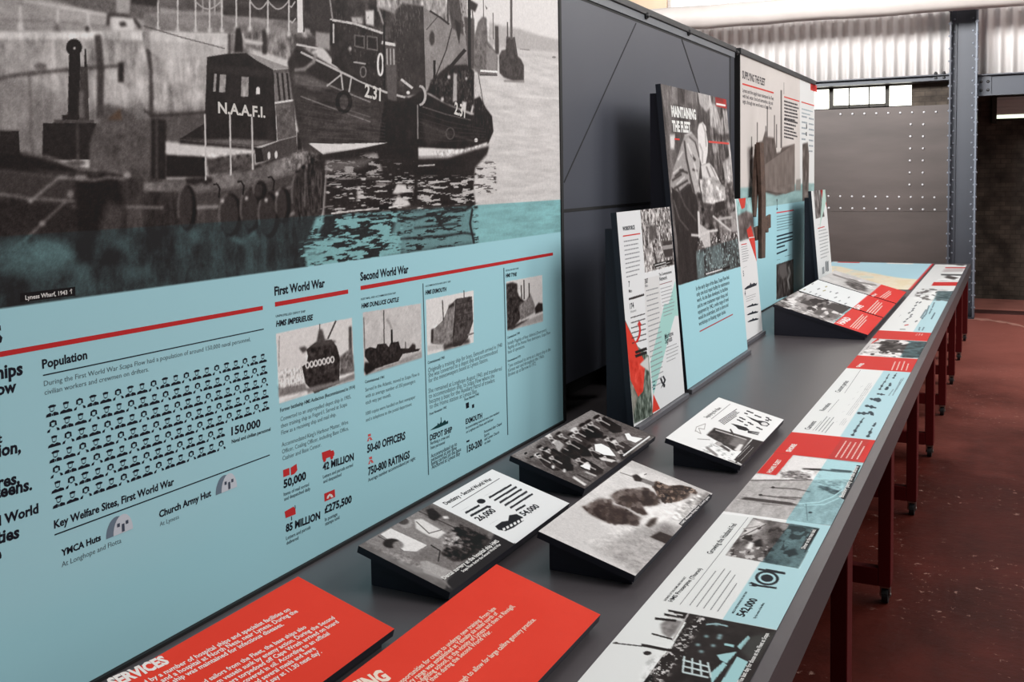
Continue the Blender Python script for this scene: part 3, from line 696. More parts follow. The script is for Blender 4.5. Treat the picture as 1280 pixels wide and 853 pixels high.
    p.poly(c4((122, 32), (240, 45), (350, 60), (612, 74), (612, 96), (500, 98), (400, 120), (300, 110), (122, 98)), .83, 1); p.noise(c4((300, 105), (612, 90), (612, 125), (300, 130)), .25, .01, 28)
    cab = c2((336, 305), (440, 288), (545, 284), (600, 322), (690, 372), (708, 752), (600, 782), (190, 742), (322, 660), (330, 480))
    p.poly(cab, .13); p.noise(cab, .04, .03, 29); p.poly(c2((340, 345), (690, 375), (690, 420), (340, 380)), .17, 1)
    p.poly(c2((190, 740), (330, 745), (480, 742), (705, 752), (600, 782), (420, 770)), .42, 1); p.poly(c2((190, 745), (600, 785), (600, 800), (190, 765)), .1, 1)
    p.poly(c2((560, 284), (600, 296), (700, 335), (790, 366), (690, 373), (600, 322)), .6); p.line(c2((690, 373), (790, 367)), 1.6, .72)
    p.poly(c2((690, 374), (785, 368), (812, 726), (712, 752)), .36); p.noise(c2((700, 560), (800, 545), (812, 726), (712, 752)), .1, .01, 30)
    p.poly(c2((694, 392), (778, 386), (792, 532), (700, 548)), .46); 
    for x_ in (716, 742, 768): p.line(c2((x_ - 6, 392), (x_ + 8, 538)), 2.6, .16)
    p.line(c2((698, 550), (802, 534)), 2.4, .85); p.line(c2((712, 752), (812, 728)), 1.6, .62)
    for q in (((375, 395), (388, 395), (382, 490), (368, 488)), ((405, 398), (438, 398), (433, 493), (400, 492)), ((520, 410), (558, 412), (556, 516), (516, 516))): p.poly(c2(*q), .62); p.noise(c2(*q), .2, .012, 31)
    p.poly(c2((598, 470), (608, 463), (617, 470), (618, 502), (597, 504)), .88)
    p.poly(c2((490, 150), (512, 150), (525, 200), (528, 282), (480, 282), (485, 200)), .12, 1); p.poly(c2((528, 205), (635, 225), (630, 240), (540, 235)), .8, 1)
    p.poly(c2((720, 752), (812, 728), (815, 810), (640, 860), (620, 790)), .27); p.poly(c2((590, 786), (625, 790), (640, 860), (596, 870)), .12)
    for x_, y_ in ((666, 830), (704, 826)): p.ell(c2((x_, y_))[0], 1.9, 4.8, .85)
    p.poly(c2((815, 705), (845, 705), (848, 800), (815, 805)), .12, 1); p.line(c2((842, 710), (845, 800)), 1.4, .5)
    for x_, y0, y1 in ((325, 610, 960), (458, 610, 935), (575, 625, 905)): p.line(c2((x_, y0), (x_ + 5, y1)), 2.1, .78)
    # second boat
    p.poly(c5((120, -900), (900, -900), (900, 480), (640, 520), (520, 480), (330, 390), (250, 280), (160, 170)), .21, 1); p.noise(c5((120, -900), (900, -900), (900, 480), (640, 500), (330, 390)), .14, .03, 32)
    p.poly(c5((190, 170), (265, 180), (265, 270), (190, 250)), .6, 1)
    h2 = c5((40, 330), (90, 240), (330, 385), (560, 490), (680, 520), (720, 560), (720, 900), (560, 850), (230, 830), (120, 800), (85, 640))
    p.poly(h2, .22, 1); p.noise(h2, .07, .04, 33, 2); p.poly(c5((70, 390), (200, 420), (300, 470), (230, 480), (80, 450)), .4, 2, .8)
    p.poly(c5((85, 250), (130, 290), (330, 390), (560, 495), (560, 540), (330, 470), (200, 420), (80, 330)), .15, 1); p.poly(c5((560, 520), (720, 560), (720, 900), (560, 850)), .1, 3)
    p.line(c5((112, 280), (330, 388), (440, 440), (560, 492), (665, 520)), 2.6, .74); p.line(c5((90, 238), (205, 262)), 2.6, .78); p.line(c5((80, 375), (130, 370), (180, 330), (190, 290)), 4, .55, 1)
    p.line(c5((250, 450), (330, 485), (480, 545)), 1.8, .5); p.line(c5((110, 515), (300, 585), (480, 650)), 1.5, .45); p.line(c5((370, 590), (480, 625)), 1.3, .4)
    for a, b in (((325, 390), (335, 480)), ((380, 415), (368, 490)), ((325, 400), (250, 460))): p.line(c5(a, b), 2, .7)
    p.ring(c5((340, 545))[0], 8, 12, 5, .10); p.poly(c5((270, 105), (400, 125), (545, 175), (548, 480), (420, 430), (275, 340)), .15)
    p.noise(c5((270, 105), (400, 125), (545, 175), (548, 480), (420, 430), (275, 340)), .06, .02, 34)
    for q in (((395, 185), (452, 192), (452, 262), (395, 250)), ((462, 190), (520, 198), (522, 275), (462, 265))): p.poly(c5(*q), .38); i = c5(*q); p.poly([(i[0][0] + 1.5, i[0][1] + 1.8), (i[1][0] - 1.5, i[1][1] + 1.8), (i[2][0] - 1.5, i[2][1] - 2), (i[3][0] + 1.5, i[3][1] - 2)], .12)
    p.line(c5((268, 106), (400, 128), (545, 178)), 2.8, .78); p.poly(c5((455, 60), (500, 55), (500, 140), (458, 130)), .82, 1); p.poly(c5((380, 92), (440, 95), (440, 130), (385, 125)), .7, 1)
    p.line(c5((285, 130), (285, 230)), 2, .75); p.line(c5((272, 110), (272, 240)), 2.4, .1); p.line(c5((392, 332), (455, 342)), 1.6, .72); p.ring(c5((443, 385))[0], 3.5, 6.5, 1.5, .45); p.ell(c5((373, 262))[0], 2, 3, .75, 1)
    p.ring(c5((535, 345))[0], 3.2, 13.5, 2.4, .86)
    p.poly(c5((556, 245), (620, 250), (622, 545), (575, 530)), .34, 1)
    for x_ in (570, 588, 606): p.line(c5((x_, 262), (x_ + 2, 345)), 1.3, .7)
    p.line(c5((545, 228), (620, 242)), 4, .84); p.line(c5((618, 325), (660, 360)), 3, .75); p.line(c5((655, 425), (700, 470)), 2.4, .8); p.line(c5((552, -800), (556, 480)), 2.4, .08)
    p.line(c5((520, -60), (525, 60)), 3, .7, 1, .8); p.line(c5((530, 60), (550, 130)), 2, .8, 1, .8); p.line(c5((620, 150), (680, 440)), 1.4, .45); p.line(c5((255, -80), (280, 105)), 2, .55)
    p.line(c5((690, 245), (768, 200)), 2, .4)
    # big grey ship behind
    p.poly(c6((-40, -1200), (340, -700), (420, -100), (430, 190), (345, 140), (210, 45), (100, 90), (-40, 40)), .58, 1); p.noise(c6((-40, -300), (420, -300), (430, 190), (210, 45), (-40, 40)), .3, .03, 35, .5)
    p.poly(c6((60, 60), (100, 20), (210, 35), (222, 490), (120, 470), (60, 330)), .2, 1); p.noise(c6((60, 60), (210, 35), (222, 490), (60, 330)), .06, .03, 36)
    p.poly(c6((209, 38), (280, 85), (345, 132), (430, 180), (448, 260), (446, 370), (300, 470), (222, 490)), .52); p.noise(c6((209, 38), (345, 132), (448, 260), (446, 370), (222, 490)), .08, .05, 37)
    p.poly(c6((340, -40), (400, -20), (425, 190), (360, 150), (345, 60)), .28, 1); p.poly(c6((375, 100), (410, 130), (400, 240), (385, 170)), .14, 1)
    p.ell(c6((255, 205))[0], 3.4, 9, .22, 1); p.line(c6((245, 60), (300, 95), (345, 130)), 2.4, .16); p.line(c6((360, 150), (330, 270), (270, 420)), 1.5, .22); p.line(c6((285, 90), (225, 160)), 1.3, .3)
    p.line(c6((338, -700), (340, 130)), 1.6, .2); p.poly(c6((395, -60), (440, -60), (445, 190), (430, 180)), .62, 1); p.poly(c6((425, 90), (480, 100), (485, 370), (450, 370)), .3, 1); p.line(c6((450, -900), (455, 375)), 3.8, .09); p.poly(c6((458, 0), (500, 25), (485, 65), (458, 50)), .18, 1)
    p.line(c6((470, 60), (480, 190)), 1.6, .35)
    # front boat
    h3 = c6((0, 545), (100, 540), (200, 485), (330, 555), (460, 612), (555, 612), (582, 700), (556, 765), (440, 800), (200, 790), (180, 870), (120, 1000), (-60, 1000))
    p.poly(h3, .1, 1); p.noise(h3, .05, .03, 38); p.poly(c6((200, 640), (330, 690), (360, 730), (230, 780)), .22, 3, .8)
    p.line(c6((205, 570), (330, 610), (460, 640)), 1.6, .32); p.line(c6((190, 650), (300, 700), (500, 760)), 1.3, .3, 1); p.line(c6((178, 560), (180, 740)), 1.6, .5)
    p.poly(c6((250, 430), (340, 350), (440, 345), (480, 380), (478, 605), (330, 555), (230, 490)), .12, 1); p.noise(c6((250, 430), (340, 350), (480, 380), (478, 605), (230, 490)), .16, .012, 39)
    p.line(c6((430, 268), (360, 350), (275, 440)), 4.5, .13); p.line(c6((268, 325), (268, 440)), 3, .12); p.poly(c6((370, 390), (388, 395), (388, 540), (366, 545)), .68, 1); p.poly(c6((415, 540), (440, 545), (435, 590), (415, 590)), .82, 1); p.poly(c6((470, 560), (478, 565), (470, 605), (460, 600)), .8, 1); p.ell(c6((345, 412))[0], 2, 2.4, .8, 1); p.ell(c6((310, 530))[0], 2, 3, .75, 1); p.ell(c6((438, 420))[0], 1.6, 2.2, .75, 1)
    p.poly(c6((478, 530), (510, 515), (545, 580), (575, 620), (582, 700), (560, 740), (480, 700)), .1, 1); p.noise(c6((440, 615), (560, 615), (582, 700), (560, 750), (440, 700)), .12, .015, 40, .35)
    p.line([(480 + (190 + 30 * math.sin(t)) / 4.264, (510 - 50 * math.cos(t)) / 4.264) for t in np.linspace(0, 3.1, 9)], 3, .7); p.line(c6((92, 425), (150, 470)), 3, .8); p.ell(c6((128, 495))[0], 2.2, 2.2, .85); p.ell(c6((490, 748))[0], 2.2, 2.4, .86); p.ring(c6((352, 712))[0], 5, 7, 1.6, .3)
    p.line(c6((500, 385), (530, 560)), 1, .3); p.ell(c6((495, 365))[0], 4, 5, .5, 1)
    p.poly(c6((180, 787), (300, 795), (420, 796), (500, 775), (552, 757), (540, 785), (430, 818), (300, 838), (182, 838)), .86, 1); p.noise(c6((250, 815), (520, 770), (540, 790), (300, 850)), .3, .008, 41)
    p.poly(c5((150, 765), (300, 768), (575, 762), (420, 795), (232, 825)), .86); p.poly(c5((232, 825), (430, 795), (575, 770), (575, 900), (180, 900)), .15, 1)
    # distant ships
    p.poly(c6((480, 200), (500, 120), (522, 90), (545, 95), (552, 220), (590, 270), (606, 300), (602, 400), (510, 402), (480, 360)), .42, 1); p.noise(c6((480, 200), (545, 95), (606, 300), (602, 400), (480, 360)), .12, .015, 42); p.poly(c6((590, 140), (609, 140), (612, 290), (592, 290)), .26, 1); p.poly(c6((545, 240), (600, 290), (600, 380), (545, 375)), .58, 1, .7)
    p.line(c6((515, 378), (602, 384)), 2.6, .92); p.line(c6((510, 400), (602, 402)), 1.6, .25); p.line(c6((528, -20), (530, 100)), 1.2, .4); p.line(c6((580, 70), (582, 210)), 1.2, .4); p.poly(c6((538, 28), (550, 45), (545, 55)), .3)
    p.poly(c6((612, 300), (625, 270), (648, 265), (652, 195), (695, 205), (712, 300), (730, 318), (745, 350), (745, 430), (690, 432), (640, 415), (615, 390)), .25, 1); p.noise(c6((612, 300), (652, 195), (745, 350), (745, 430), (615, 390)), .08, .015, 43); p.line(c6((675, -300), (678, 210)), 3, .34); p.line(c6((657, 120), (658, 210)), 1.6, .3); p.line(c6((692, 200), (705, 290)), 2.4, .3); p.line(c6((640, 432), (745, 436)), 2, .45, 1)
    p.line(c6((725, 262), (775, 268)), 1.4, .55); p.ell(c6((905, 306))[0], 2.4, 1.4, .5)
    # dark reflections and ripples
    R = c7((176, 110), (330, 100), (500, 62), (720, 60), (720, 130), (900, 130), (1060, 80), (1145, 60), (1130, 110), (1060, 190), (1050, 330), (1062, 400), (1040, 480), (1060, 640), (700, 800), (0, 830), (60, 700), (160, 520), (178, 250))
    p.poly(R, .12, 2); p.noise(R, .05, .03, 44, 4)
    p.poly(c7((176, 150), (350, 140), (480, 120), (400, 185), (250, 215), (176, 220)), .5, 3, .7)
    p.noise(c7((176, 150), (480, 100), (520, 240), (176, 270)), 0, .007, 45, 7, .54, .62)
    p.noise(c7((176, 230), (700, 230), (700, 480), (176, 480)), 0, .006, 46, 9, .63, .72); p.noise(c7((720, 240), (1060, 240), (1060, 450), (720, 450)), 0, .006, 47, 9, .57, .72)
    p.noise(c7((360, 290), (700, 290), (680, 440), (360, 430)), 0, .007, 48, 8, .55, .76)
    p.poly(c7((600, 285), (650, 290), (660, 330), (600, 345), (570, 340)), .82, 1); p.poly(c7((600, 360), (660, 380), (680, 410), (640, 420), (570, 415)), .82, 1); p.line(c7((210, 460), (330, 445), (490, 430)), 2, .8); p.line(c7((550, 425), (640, 410)), 2, .85); p.line(c7((725, 178), (820, 172)), 1.8, .7); p.line(c7((725, 130), (860, 120)), 2.4, .6, 1)
    p.noise(c7((1040, 160), (1180, 150), (1190, 330), (1050, 360)), 0, .006, 49, 9, .60, .3)
    p.flecks(c7((176, 140), (700, 150), (700, 470), (120, 620)), .005, .70, .6, 54, 8, .7)
    p.noise(c5((85, 400), (330, 480), (560, 560), (560, 760), (150, 760)), .08, .008, 55, 8)
    for i_ in range(6): p.line(c5((95, 545 + i_ * 36), (330, 600 + i_ * 28), (560, 660 + i_ * 18)), 1.0, .30, 0, .6)
    for i_ in range(5): p.line(c6((190, 600 + i_ * 34), (340, 650 + i_ * 26), (540, 690 + i_ * 14)), 1.0, .24, 0, .6)
    p.flecks(c6((230, 430), (480, 360), (560, 600), (340, 560)), .010, .66, .45, 56, .5, .45); p.flecks(c5((270, 60), (640, 60), (700, 460), (560, 480), (420, 420)), .010, .68, .42, 57, .5, .4)
    p.flecks(c6((340, -60), (440, -60), (440, 190), (350, 140)), .010, .6, .2, 58, .4, .6); p.flecks(c5((560, -100), (760, -100), (760, 120), (620, 200)), .012, .62, .42, 59, .4, .5)
    # teal band of ripples
    p.poly(c7((600, 445), (1060, 420), (1060, 640), (640, 700), (560, 620)), .74, 4, .8); p.noise(c7((120, 480), (640, 440), (620, 700), (60, 800), (60, 640)), 0, .008, 50, 6, .49, .78)
    p.noise(c7((600, 440), (1075, 400), (1080, 640), (600, 720)), 0, .007, 51, 8, .57, .14); p.line(c7((600, 480), (700, 495), (850, 450), (1000, 440), (1045, 410)), 2.6, .1, 1); p.line(c7((700, 545), (960, 520)), 2.2, .14, 1); p.line(c7((620, 610), (850, 595), (1000, 575), (1060, 585)), 2.4, .1, 1); p.line(c7((1045, 430), (1030, 520), (1055, 640)), 2.4, .1, 1)
    p.poly(c7((50, 670), (130, 660), (180, 690), (60, 750)), .72, 2, .8); p.noise(c7((20, 640), (500, 560), (520, 730), (20, 800)), 0, .007, 52, 7, .57, .8)
    p.noise([(640, 250), (760, 247), (760, 290), (640, 296)], .07, .012, 53, 6)
    p.grain([(-200, -200), (760, -200), (760, 420), (-200, 460)], .045, 1.16)
    # print process: warm greys, teal toning in the lowest band
    ft = vt / p.h
    p.tint_uv([(0, 0), (p.w, 0), (p.w, vt), (0, vt)], (34, 34, 36), (150, 208, 212))
    p.fill_uv([(0, 0), (p.w, 0), (p.w, vb), (0, vb)], BLUE)
    # lettering in the photograph and its caption
    WH = (222, 218, 214)
    p.text('N.A.A.F.I.', (272.4, 141), (331.5, 147), WH, .03, .85); p.text('2.31', (455.5, 120.5), (475.5, 126), WH, .03, 1.0); p.text('2.31', (567.5, 142), (581, 147), WH, .03, 1.2)
    p.inkpoly([(25, 367), (94, 358.5), (94, 369.8), (25, 378)], (22, 18, 20), .6); p.text('Lyness Wharf, 1943', (31.5, 375), (84, 368), (228, 226, 224), .02, 1.0); p.text('\u2191', (87, 367.5), (91, 367), (228, 226, 224), .02, 1.2)
    # ---- lower half
    D = (24, 26, 38); R_ = (196, 44, 46); G = (62, 74, 84); L = (86, 104, 112)
    p.rule((-30, 448.5), (328.3, 385), 6, R_); p.rule((343.5, 380.8), (435, 364.6), 5.5, R_); p.rule((450.5, 360.3), (691, 317.6), 4.4, R_)
    p.text('CENTRES', (-130, 459), (3.5, 428), D, .04, 1.0)
    for t, a, b in (('ships', (-14, 476.5), (28.5, 468)), ('Flow', (-17, 497), (20.5, 489.5)), ('at', (-9, 555.5), (2.5, 553)), ('tion,', (-10, 573), (26, 565)), ('tres,', (-11, 613), (24.5, 604)), ('anteens.', (-26, 629), (40, 612)), ('ond World', (-24, 665), (48, 641)), ('nities', (-18, 684.5), (24, 672)), ('e', (-7, 701), (2, 698))):
        p.text(t, a, b, D, .035, 1.0)
    p.text('Population', (52.7, 461), (109, 448.5), D, .03, 1.0)
    p.rule((53.5, 469.5), (329.5, 411.5), 1.5, (30, 36, 46))
    p.para(['During the First World War Scapa Flow had a population of around 150,000 naval personnel,', 'civilian workers and crewmen on drifters.'], (54.8, 483), (313, 426.5), (55.6, 494), L, 0, .95)
    # rows of small heads and shoulders
    A = p.uv((65.2, 520.5)); B = p.uv((328.5, 453.5)); A7 = p.uv((73.6, 634)); n = 20; du = (B - A) / (n - 1); dv = (A7 - A) / 6
    for r_ in range(7):
        for c_ in range(n if r_ < 5 else 15):
            o = A + du * c_ + dv * r_; k = (c_ - r_) % 3; w_ = du[0]; h_ = -dv[1] * .86
            f = lambda *q: [(o[0] + x_ * w_, o[1] + y_ * h_) for x_, y_ in q]
            pol = []
            if k == 0:
                pol += [[(-.20, .66), (.26, .66), (.30, .78), (.12, .86), (-.12, .86), (-.28, .76)], [(-.45, 0), (-.08, 0), (-.06, .22), (-.16, .3), (-.40, .2)], [(.08, 0), (.46, 0), (.42, .2), (.16, .3), (.06, .22)], [(-.05, .02), (.05, .02), (.03, .2), (-.03, .2)]]
            elif k == 1:
                pol += [[(-.46, 0), (.46, 0), (.42, .18), (.18, .28), (.0, .2), (-.18, .28), (-.42, .18)], [(-.2, .66), (.2, .66), (.22, .8), (0, .86), (-.2, .82)]]
            else:
                pol += [[(-.26, .42), (-.14, .42), (-.12, .68), (.14, .68), (.16, .42), (.26, .42), (.24, .76), (0, .88), (-.24, .76)], [(-.45, 0), (-.26, 0), (-.2, .26), (-.4, .16)], [(.28, 0), (.46, 0), (.4, .18), (.22, .26)]]
            for q in pol: p.ink(D, f(*q), [tuple(range(len(q)))])
            for q in ([(-.17, .66), (-.13, .66), (-.10, .40), (-.13, .38)], [(.17, .66), (.13, .66), (.10, .40), (.13, .38)], [(-.13, .38), (-.1, .42), (.1, .42), (.13, .38), (0, .30)]): p.ink((60, 78, 88), f(*q), [tuple(range(len(q)))])
    p.text('150,000', (289, 544.5), (325.5, 533.5), D, .03, .82); p.text('Naval and civilian personnel', (289.5, 554.5), (338, 538.5), D, .02, 1.0)
    p.text('Key Welfare Sites, First World War', (67.5, 661), (217.5, 606), D, .03, 1.05); p.rule((68, 669), (337, 569), 1.6, (30, 36, 46))
    p.text('YMCA Huts', (76.5, 696), (126, 675.5), D, .035, 1.0); p.text('At Longhope and Flotta', (77, 709.5), (151.5, 678.5), L, 0, 1.0)
    p.text('Church Army Hut', (198.8, 647.5), (263.8, 620), D, .035, 1.0); p.text('At Lyness', (199.5, 658.5), (223.5, 648.5), L, 0, 1.0)
    for (bx0, by0), (bx1, by1) in (((132.5, 674.5), (166, 661)), ((269.5, 619.5), (296, 608))):
        a = p.uv((bx0, by0)); b = p.uv((bx1, by1)); w_ = b[0] - a[0]
        def dome(u0, u1, hh, rgb, k):
            t = np.linspace(0, math.pi, 15); q = [(a[0] + (u0 + u1) / 2 * w_ - (u1 - u0) / 2 * w_ * math.cos(x_), a[1] + hh * w_ * math.sin(x_)) for x_ in t]; p.ink(rgb, q, [tuple(range(len(q)))[::-1]], k)
        dome(0, .8, .56, (110, 128, 144), 1); dome(.26, 1.0, .56, (204, 212, 222), 1.5)
        for u_, v_, s_ in ((.46, .22, .05), (.78, .22, .05)): p.ink((70, 80, 96), [(a[0] + (u_ - s_) * w_, a[1] + v_ * w_), (a[0] + (u_ + s_) * w_, a[1] + v_ * w_), (a[0] + (u_ + s_) * w_, a[1] + (v_ + .11) * w_), (a[0] + (u_ - s_) * w_, a[1] + (v_ + .11) * w_)], [(0, 1, 2, 3)], 2)
        p.ink((70, 80, 96), [(a[0] + .58 * w_, a[1] + .03 * w_), (a[0] + .68 * w_, a[1] + .03 * w_), (a[0] + .68 * w_, a[1] + .27 * w_), (a[0] + .58 * w_, a[1] + .27 * w_)], [(0, 1, 2, 3)], 2)
    # first / second world war columns
    p.text('First World War', (343, 369.5), (406, 358.5), D, .035, 1.05); p.text('Second World War', (450.3, 351), (510.5, 341), D, .035, 1.08)
    for t, a, b, t2, a2, b2 in (('UNPROPELLED DEPOT SHIP', (344.5, 397), (381.5, 390.5), 'HMS IMPERIEUSE', (344.8, 408.5), (390.5, 400)), ('FLEET MAIL AND ACCOMMODATION SHIP', (451, 375.5), (494.5, 367.5), 'HMS DUNLUCE CASTLE', (451.5, 385.5), (498, 377)), ('ACCOMMODATION AND DEPOT SHIP', (531.5, 359), (563, 353), 'HMS EXMOUTH', (531.5, 368.5), (557.5, 364)), ('DESTROYER DEPOT SHIP', (632, 339.5), (648, 336.5), 'HMS TYNE', (632, 347), (645.5, 345))):
        p.text(t, a, b, G, .01, .85); p.text(t2, a2, b2, D, .04, 1.0, .2)
    # four ship photographs
    k1 = crop(330, 340, 4.7385); q = k1((70, 365), (520, 270), (536, 640), (90, 780)); p.poly(q, .84)
    p.noise(k1((75, 640), (300, 640), (530, 600), (536, 640), (90, 780)), .15, .01, 60, 4); p.poly(k1((85, 690), (240, 660), (260, 700), (88, 740)), .35, 1, .7); p.noise(k1((85, 590), (240, 560), (240, 660), (85, 700)), .35, .008, 61, .4)
    p.poly(k1((225, 560), (250, 545), (260, 500), (250, 460), (300, 420), (400, 400), (430, 440), (450, 510), (445, 660), (300, 720), (245, 660)), .2); p.noise(k1((225, 560), (250, 460), (400, 400), (450, 510), (445, 660), (245, 660)), .14, .01, 62)
    p.poly(k1((310, 415), (325, 340), (345, 340), (360, 400), (430, 410), (400, 430), (260, 450)), .3, 1); p.line(k1((425, 290), (378, 395)), 2, .3); p.poly(k1((205, 450), (240, 440), (260, 460), (230, 480)), .3, 1); p.line(k1((330, 310), (330, 345)), 1.3, .3); p.line(k1((90, 380), (88, 560)), 1, .55)
    p.poly(k1((500, 325), (518, 320), (525, 560), (505, 570)), .3, 1); p.poly(k1((450, 500), (520, 450), (535, 590), (450, 610)), .38, 1); p.noise(k1((450, 500), (520, 450), (535, 590), (450, 610)), .2, .01, 63); p.poly(k1((250, 690), (450, 640), (535, 600), (536, 635), (260, 720)), .5, 1)
    for i in range(7): 
        x_ = 257 + i * 24.5; y_ = 552 - i * 5.5; p.ring(k1((x_, y_))[0], 2.0, 3.6, 1.4, .85)
    k2 = crop(440, 330, 5.686); q = k2((75, 345), (490, 280), (495, 665), (85, 795)); p.poly(q, .77); p.noise(q, .05, .03, 64); p.poly(k2((250, 720), (495, 620), (495, 665), (85, 795)), .62, 1); p.noise(k2((100, 770), (495, 630), (495, 665), (85, 795)), .14, .01, 65, 5)
    p.poly(k2((88, 610), (130, 590), (170, 600), (180, 570), (240, 565), (260, 590), (275, 560), (330, 550), (345, 600), (400, 600), (440, 575), (450, 605), (485, 600), (470, 620), (360, 640), (330, 690), (180, 740), (130, 750), (120, 700), (90, 660)), .17); p.noise(k2((88, 610), (330, 550), (360, 640), (180, 740), (90, 660)), .12, .008, 66); p.poly(k2((90, 700), (125, 700), (170, 745), (100, 790), (85, 760)), .12, 1)
    p.poly(k2((275, 465), (288, 465), (290, 570), (275, 570)), .12); p.line(k2((225, 330), (228, 590)), 1.3, .25); p.line(k2((83, 380), (90, 620)), 1.2, .45); p.line(k2((280, 460), (260, 410), (245, 395)), 2.4, .6, 1); p.line(k2((380, 555), (380, 610)), 1.2, .3); p.poly(k2((410, 590), (430, 565), (450, 575), (452, 600), (410, 615)), .2, 1)
    k3 = crop(520, 310, 5.3316); q = k3((65, 345), (383, 283), (383, 630), (75, 715)); p.poly(q, .85)
    p.poly(k3((100, 545), (130, 530), (180, 480), (215, 395), (265, 340), (260, 520), (245, 660), (110, 640)), .5); p.poly(k3((268, 338), (372, 322), (380, 490), (345, 600), (300, 650), (245, 660), (245, 540)), .3); p.noise(k3((100, 545), (265, 340), (372, 322), (380, 490), (245, 660), (110, 640)), .13, .01, 67)
    for i in range(4): p.line(k3((275, 375 + i * 40), (374, 352 + i * 40)), 1.2, .2, 0, .7)
    p.line(k3((265, 345), (255, 520), (245, 600)), 1.3, .2); p.line(k3((175, 350), (182, 480)), 1.4, .3); p.line(k3((318, 285), (320, 330)), 1.2, .3); p.poly(k3((100, 545), (115, 540), (112, 640), (98, 630)), .2, 1); p.poly(k3((75, 650), (185, 640), (180, 670), (80, 690)), .75, 1); p.poly(k3((180, 650), (350, 605), (360, 630), (185, 680)), .2, 2); p.line(k3((345, 580), (383, 568)), 2, .5); p.poly(k3((215, 385), (250, 365), (255, 385), (215, 405)), .2, 1)
    q = k3((600, 225), (840, 180), (845, 490), (608, 552)); p.poly(q, .82); p.poly(k3((600, 240), (640, 228), (675, 240), (675, 290), (690, 330), (740, 370), (690, 480), (640, 540), (608, 550)), .22, 1); p.noise(k3((600, 240), (675, 240), (740, 370), (608, 550)), .15, .01, 68); p.poly(k3((685, 385), (740, 340), (760, 300), (790, 380), (790, 430), (695, 485)), .5, 1); p.noise(k3((685, 385), (760, 300), (790, 430), (695, 485)), .14, .008, 69)
    for x_, y0, y1 in ((718, 215, 340), (752, 235, 330), (700, 250, 340), (665, 260, 330)): p.line(k3((x_, y0), (x_ + 2, y1)), 1.4, .25)
    p.poly(k3((790, 400), (815, 365), (842, 370), (845, 420), (795, 440)), .2, 1); p.poly(k3((612, 545), (845, 435), (845, 488), (608, 552)), .6, 1, .8); p.poly(k3((612, 540), (700, 490), (760, 470), (640, 545)), .25, 1)
    for q in (k1((70, 365), (520, 270), (536, 640), (90, 780)), k2((75, 345), (490, 280), (495, 665), (85, 795)), k3((65, 345), (383, 283), (383, 630), (75, 715)), k3((600, 225), (840, 180), (845, 490), (608, 552))): p.grain(q, .05, 1.22)
    # small print under the photographs
    p.text('Former battleship HMS Audacious (Recommissioned in 1914)', (350, 515.5), (443.5, 485.5), D, .012, 1.1)
    p.para(['Converted to an unpropelled depot ship in 1905,', 'then training ship as Fisgard I. Served at Scapa', 'Flow as a receiving ship and mail ship.'], (350.5, 527), (438.5, 498), (351.5, 544), L, 0, 1.05)
    p.para(["Accommodated King's Harbour Master, Wire", 'Officer, Coaling Officer, including Base Office,', 'Cashier and Base Censor.'], (352, 559), (435, 530), (353, 576), L, 0, 1.05)
    for t, a, b in (('50,000', (354.3, 610.5), (382.5, 599)), ('42 MILLION', (403.2, 588.5), (442, 575)), ('85 MILLION', (357, 665.5), (400, 648.5)), ('\u00a3275,500', (405.5, 642), (439.5, 628))): p.text(t, a, b, D, .04, .88 if t != '42 MILLION' and t != '85 MILLION' else 1.0)
    p.para(['Items of mail sorted', 'and despatched daily'], (354.5, 620.5), (386, 607.5), (355, 626.5), G, .012, 1.0); p.para(['Letters and parcels sorted', 'and despatched'], (403.5, 598.5), (441, 583), (404, 604.5), G, .012, 1.0); p.para(['Letters and parcels', 'delivered'], (357.5, 675.5), (388, 661), (358, 681.5), G, .012, 1.0); p.para(['In postage', 'stamps sold'], (406, 652), (421.5, 644.5), (406.3, 657.5), G, .012, 1.0)
    RI = (204, 50, 52)
    p.inkpoly([(353.5, 588), (361.5, 585), (361.8, 593.8), (354, 597)], RI); p.inkpoly([(363, 585), (370.5, 580), (371.5, 588), (368, 592.5), (363.5, 594.5)], RI)
    p.inkpoly([(402, 566), (413, 562.2), (413.6, 571), (403, 575)], RI); p.inkpoly([(413, 564), (416.5, 563), (417.8, 566.5), (417.5, 570), (413.6, 571)], RI)
    for x_, y_ in ((405.5, 574.8), (414.5, 571.5)):
        a = p.uv((x_, y_)); p.ink(RI, [(a[0] + .006 * math.cos(t), a[1] + .006 * math.sin(t)) for t in np.arange(10) * .628], [tuple(range(10))], 1.4)
    p.inkpoly([(355.5, 640), (366.5, 633.5), (369, 636), (369.5, 643), (357, 648)], RI); p.inkpoly([(363.6, 646), (364.6, 645.6), (364.9, 650.5), (363.9, 650.9)], (30, 40, 50)); p.inkpoly([(368.2, 632), (369, 631.6), (369.3, 636), (368.5, 636.3)], (30, 40, 50))
    p.inkpoly([(405, 617.5), (418.2, 611.8), (418.8, 621.5), (405.5, 627.5)], RI); p.inkpoly([(408, 623.8), (408.6, 620.6), (411.5, 617.5), (414.5, 618.2), (416.4, 621.4), (413.5, 622.4), (411.8, 619.8), (410.2, 623.4)], (232, 226, 224), 1.6)
    p.text('Commissioned 1941', (456, 479.5), (480, 473), D, .012, 1.0)
    p.para(['Served in the Atlantic, moved to Scapa Flow in', 'with an average number of 350 passengers', 'each way per month.'], (456.5, 490), (524, 469.5), (457, 506), L, 0, 1.05)
    p.para(['1000 copies were handled on fleet newspaper', 'and a telephone to the postal department.'], (457, 519.5), (519, 498), (457.3, 527.5), L, 0, 1.05)
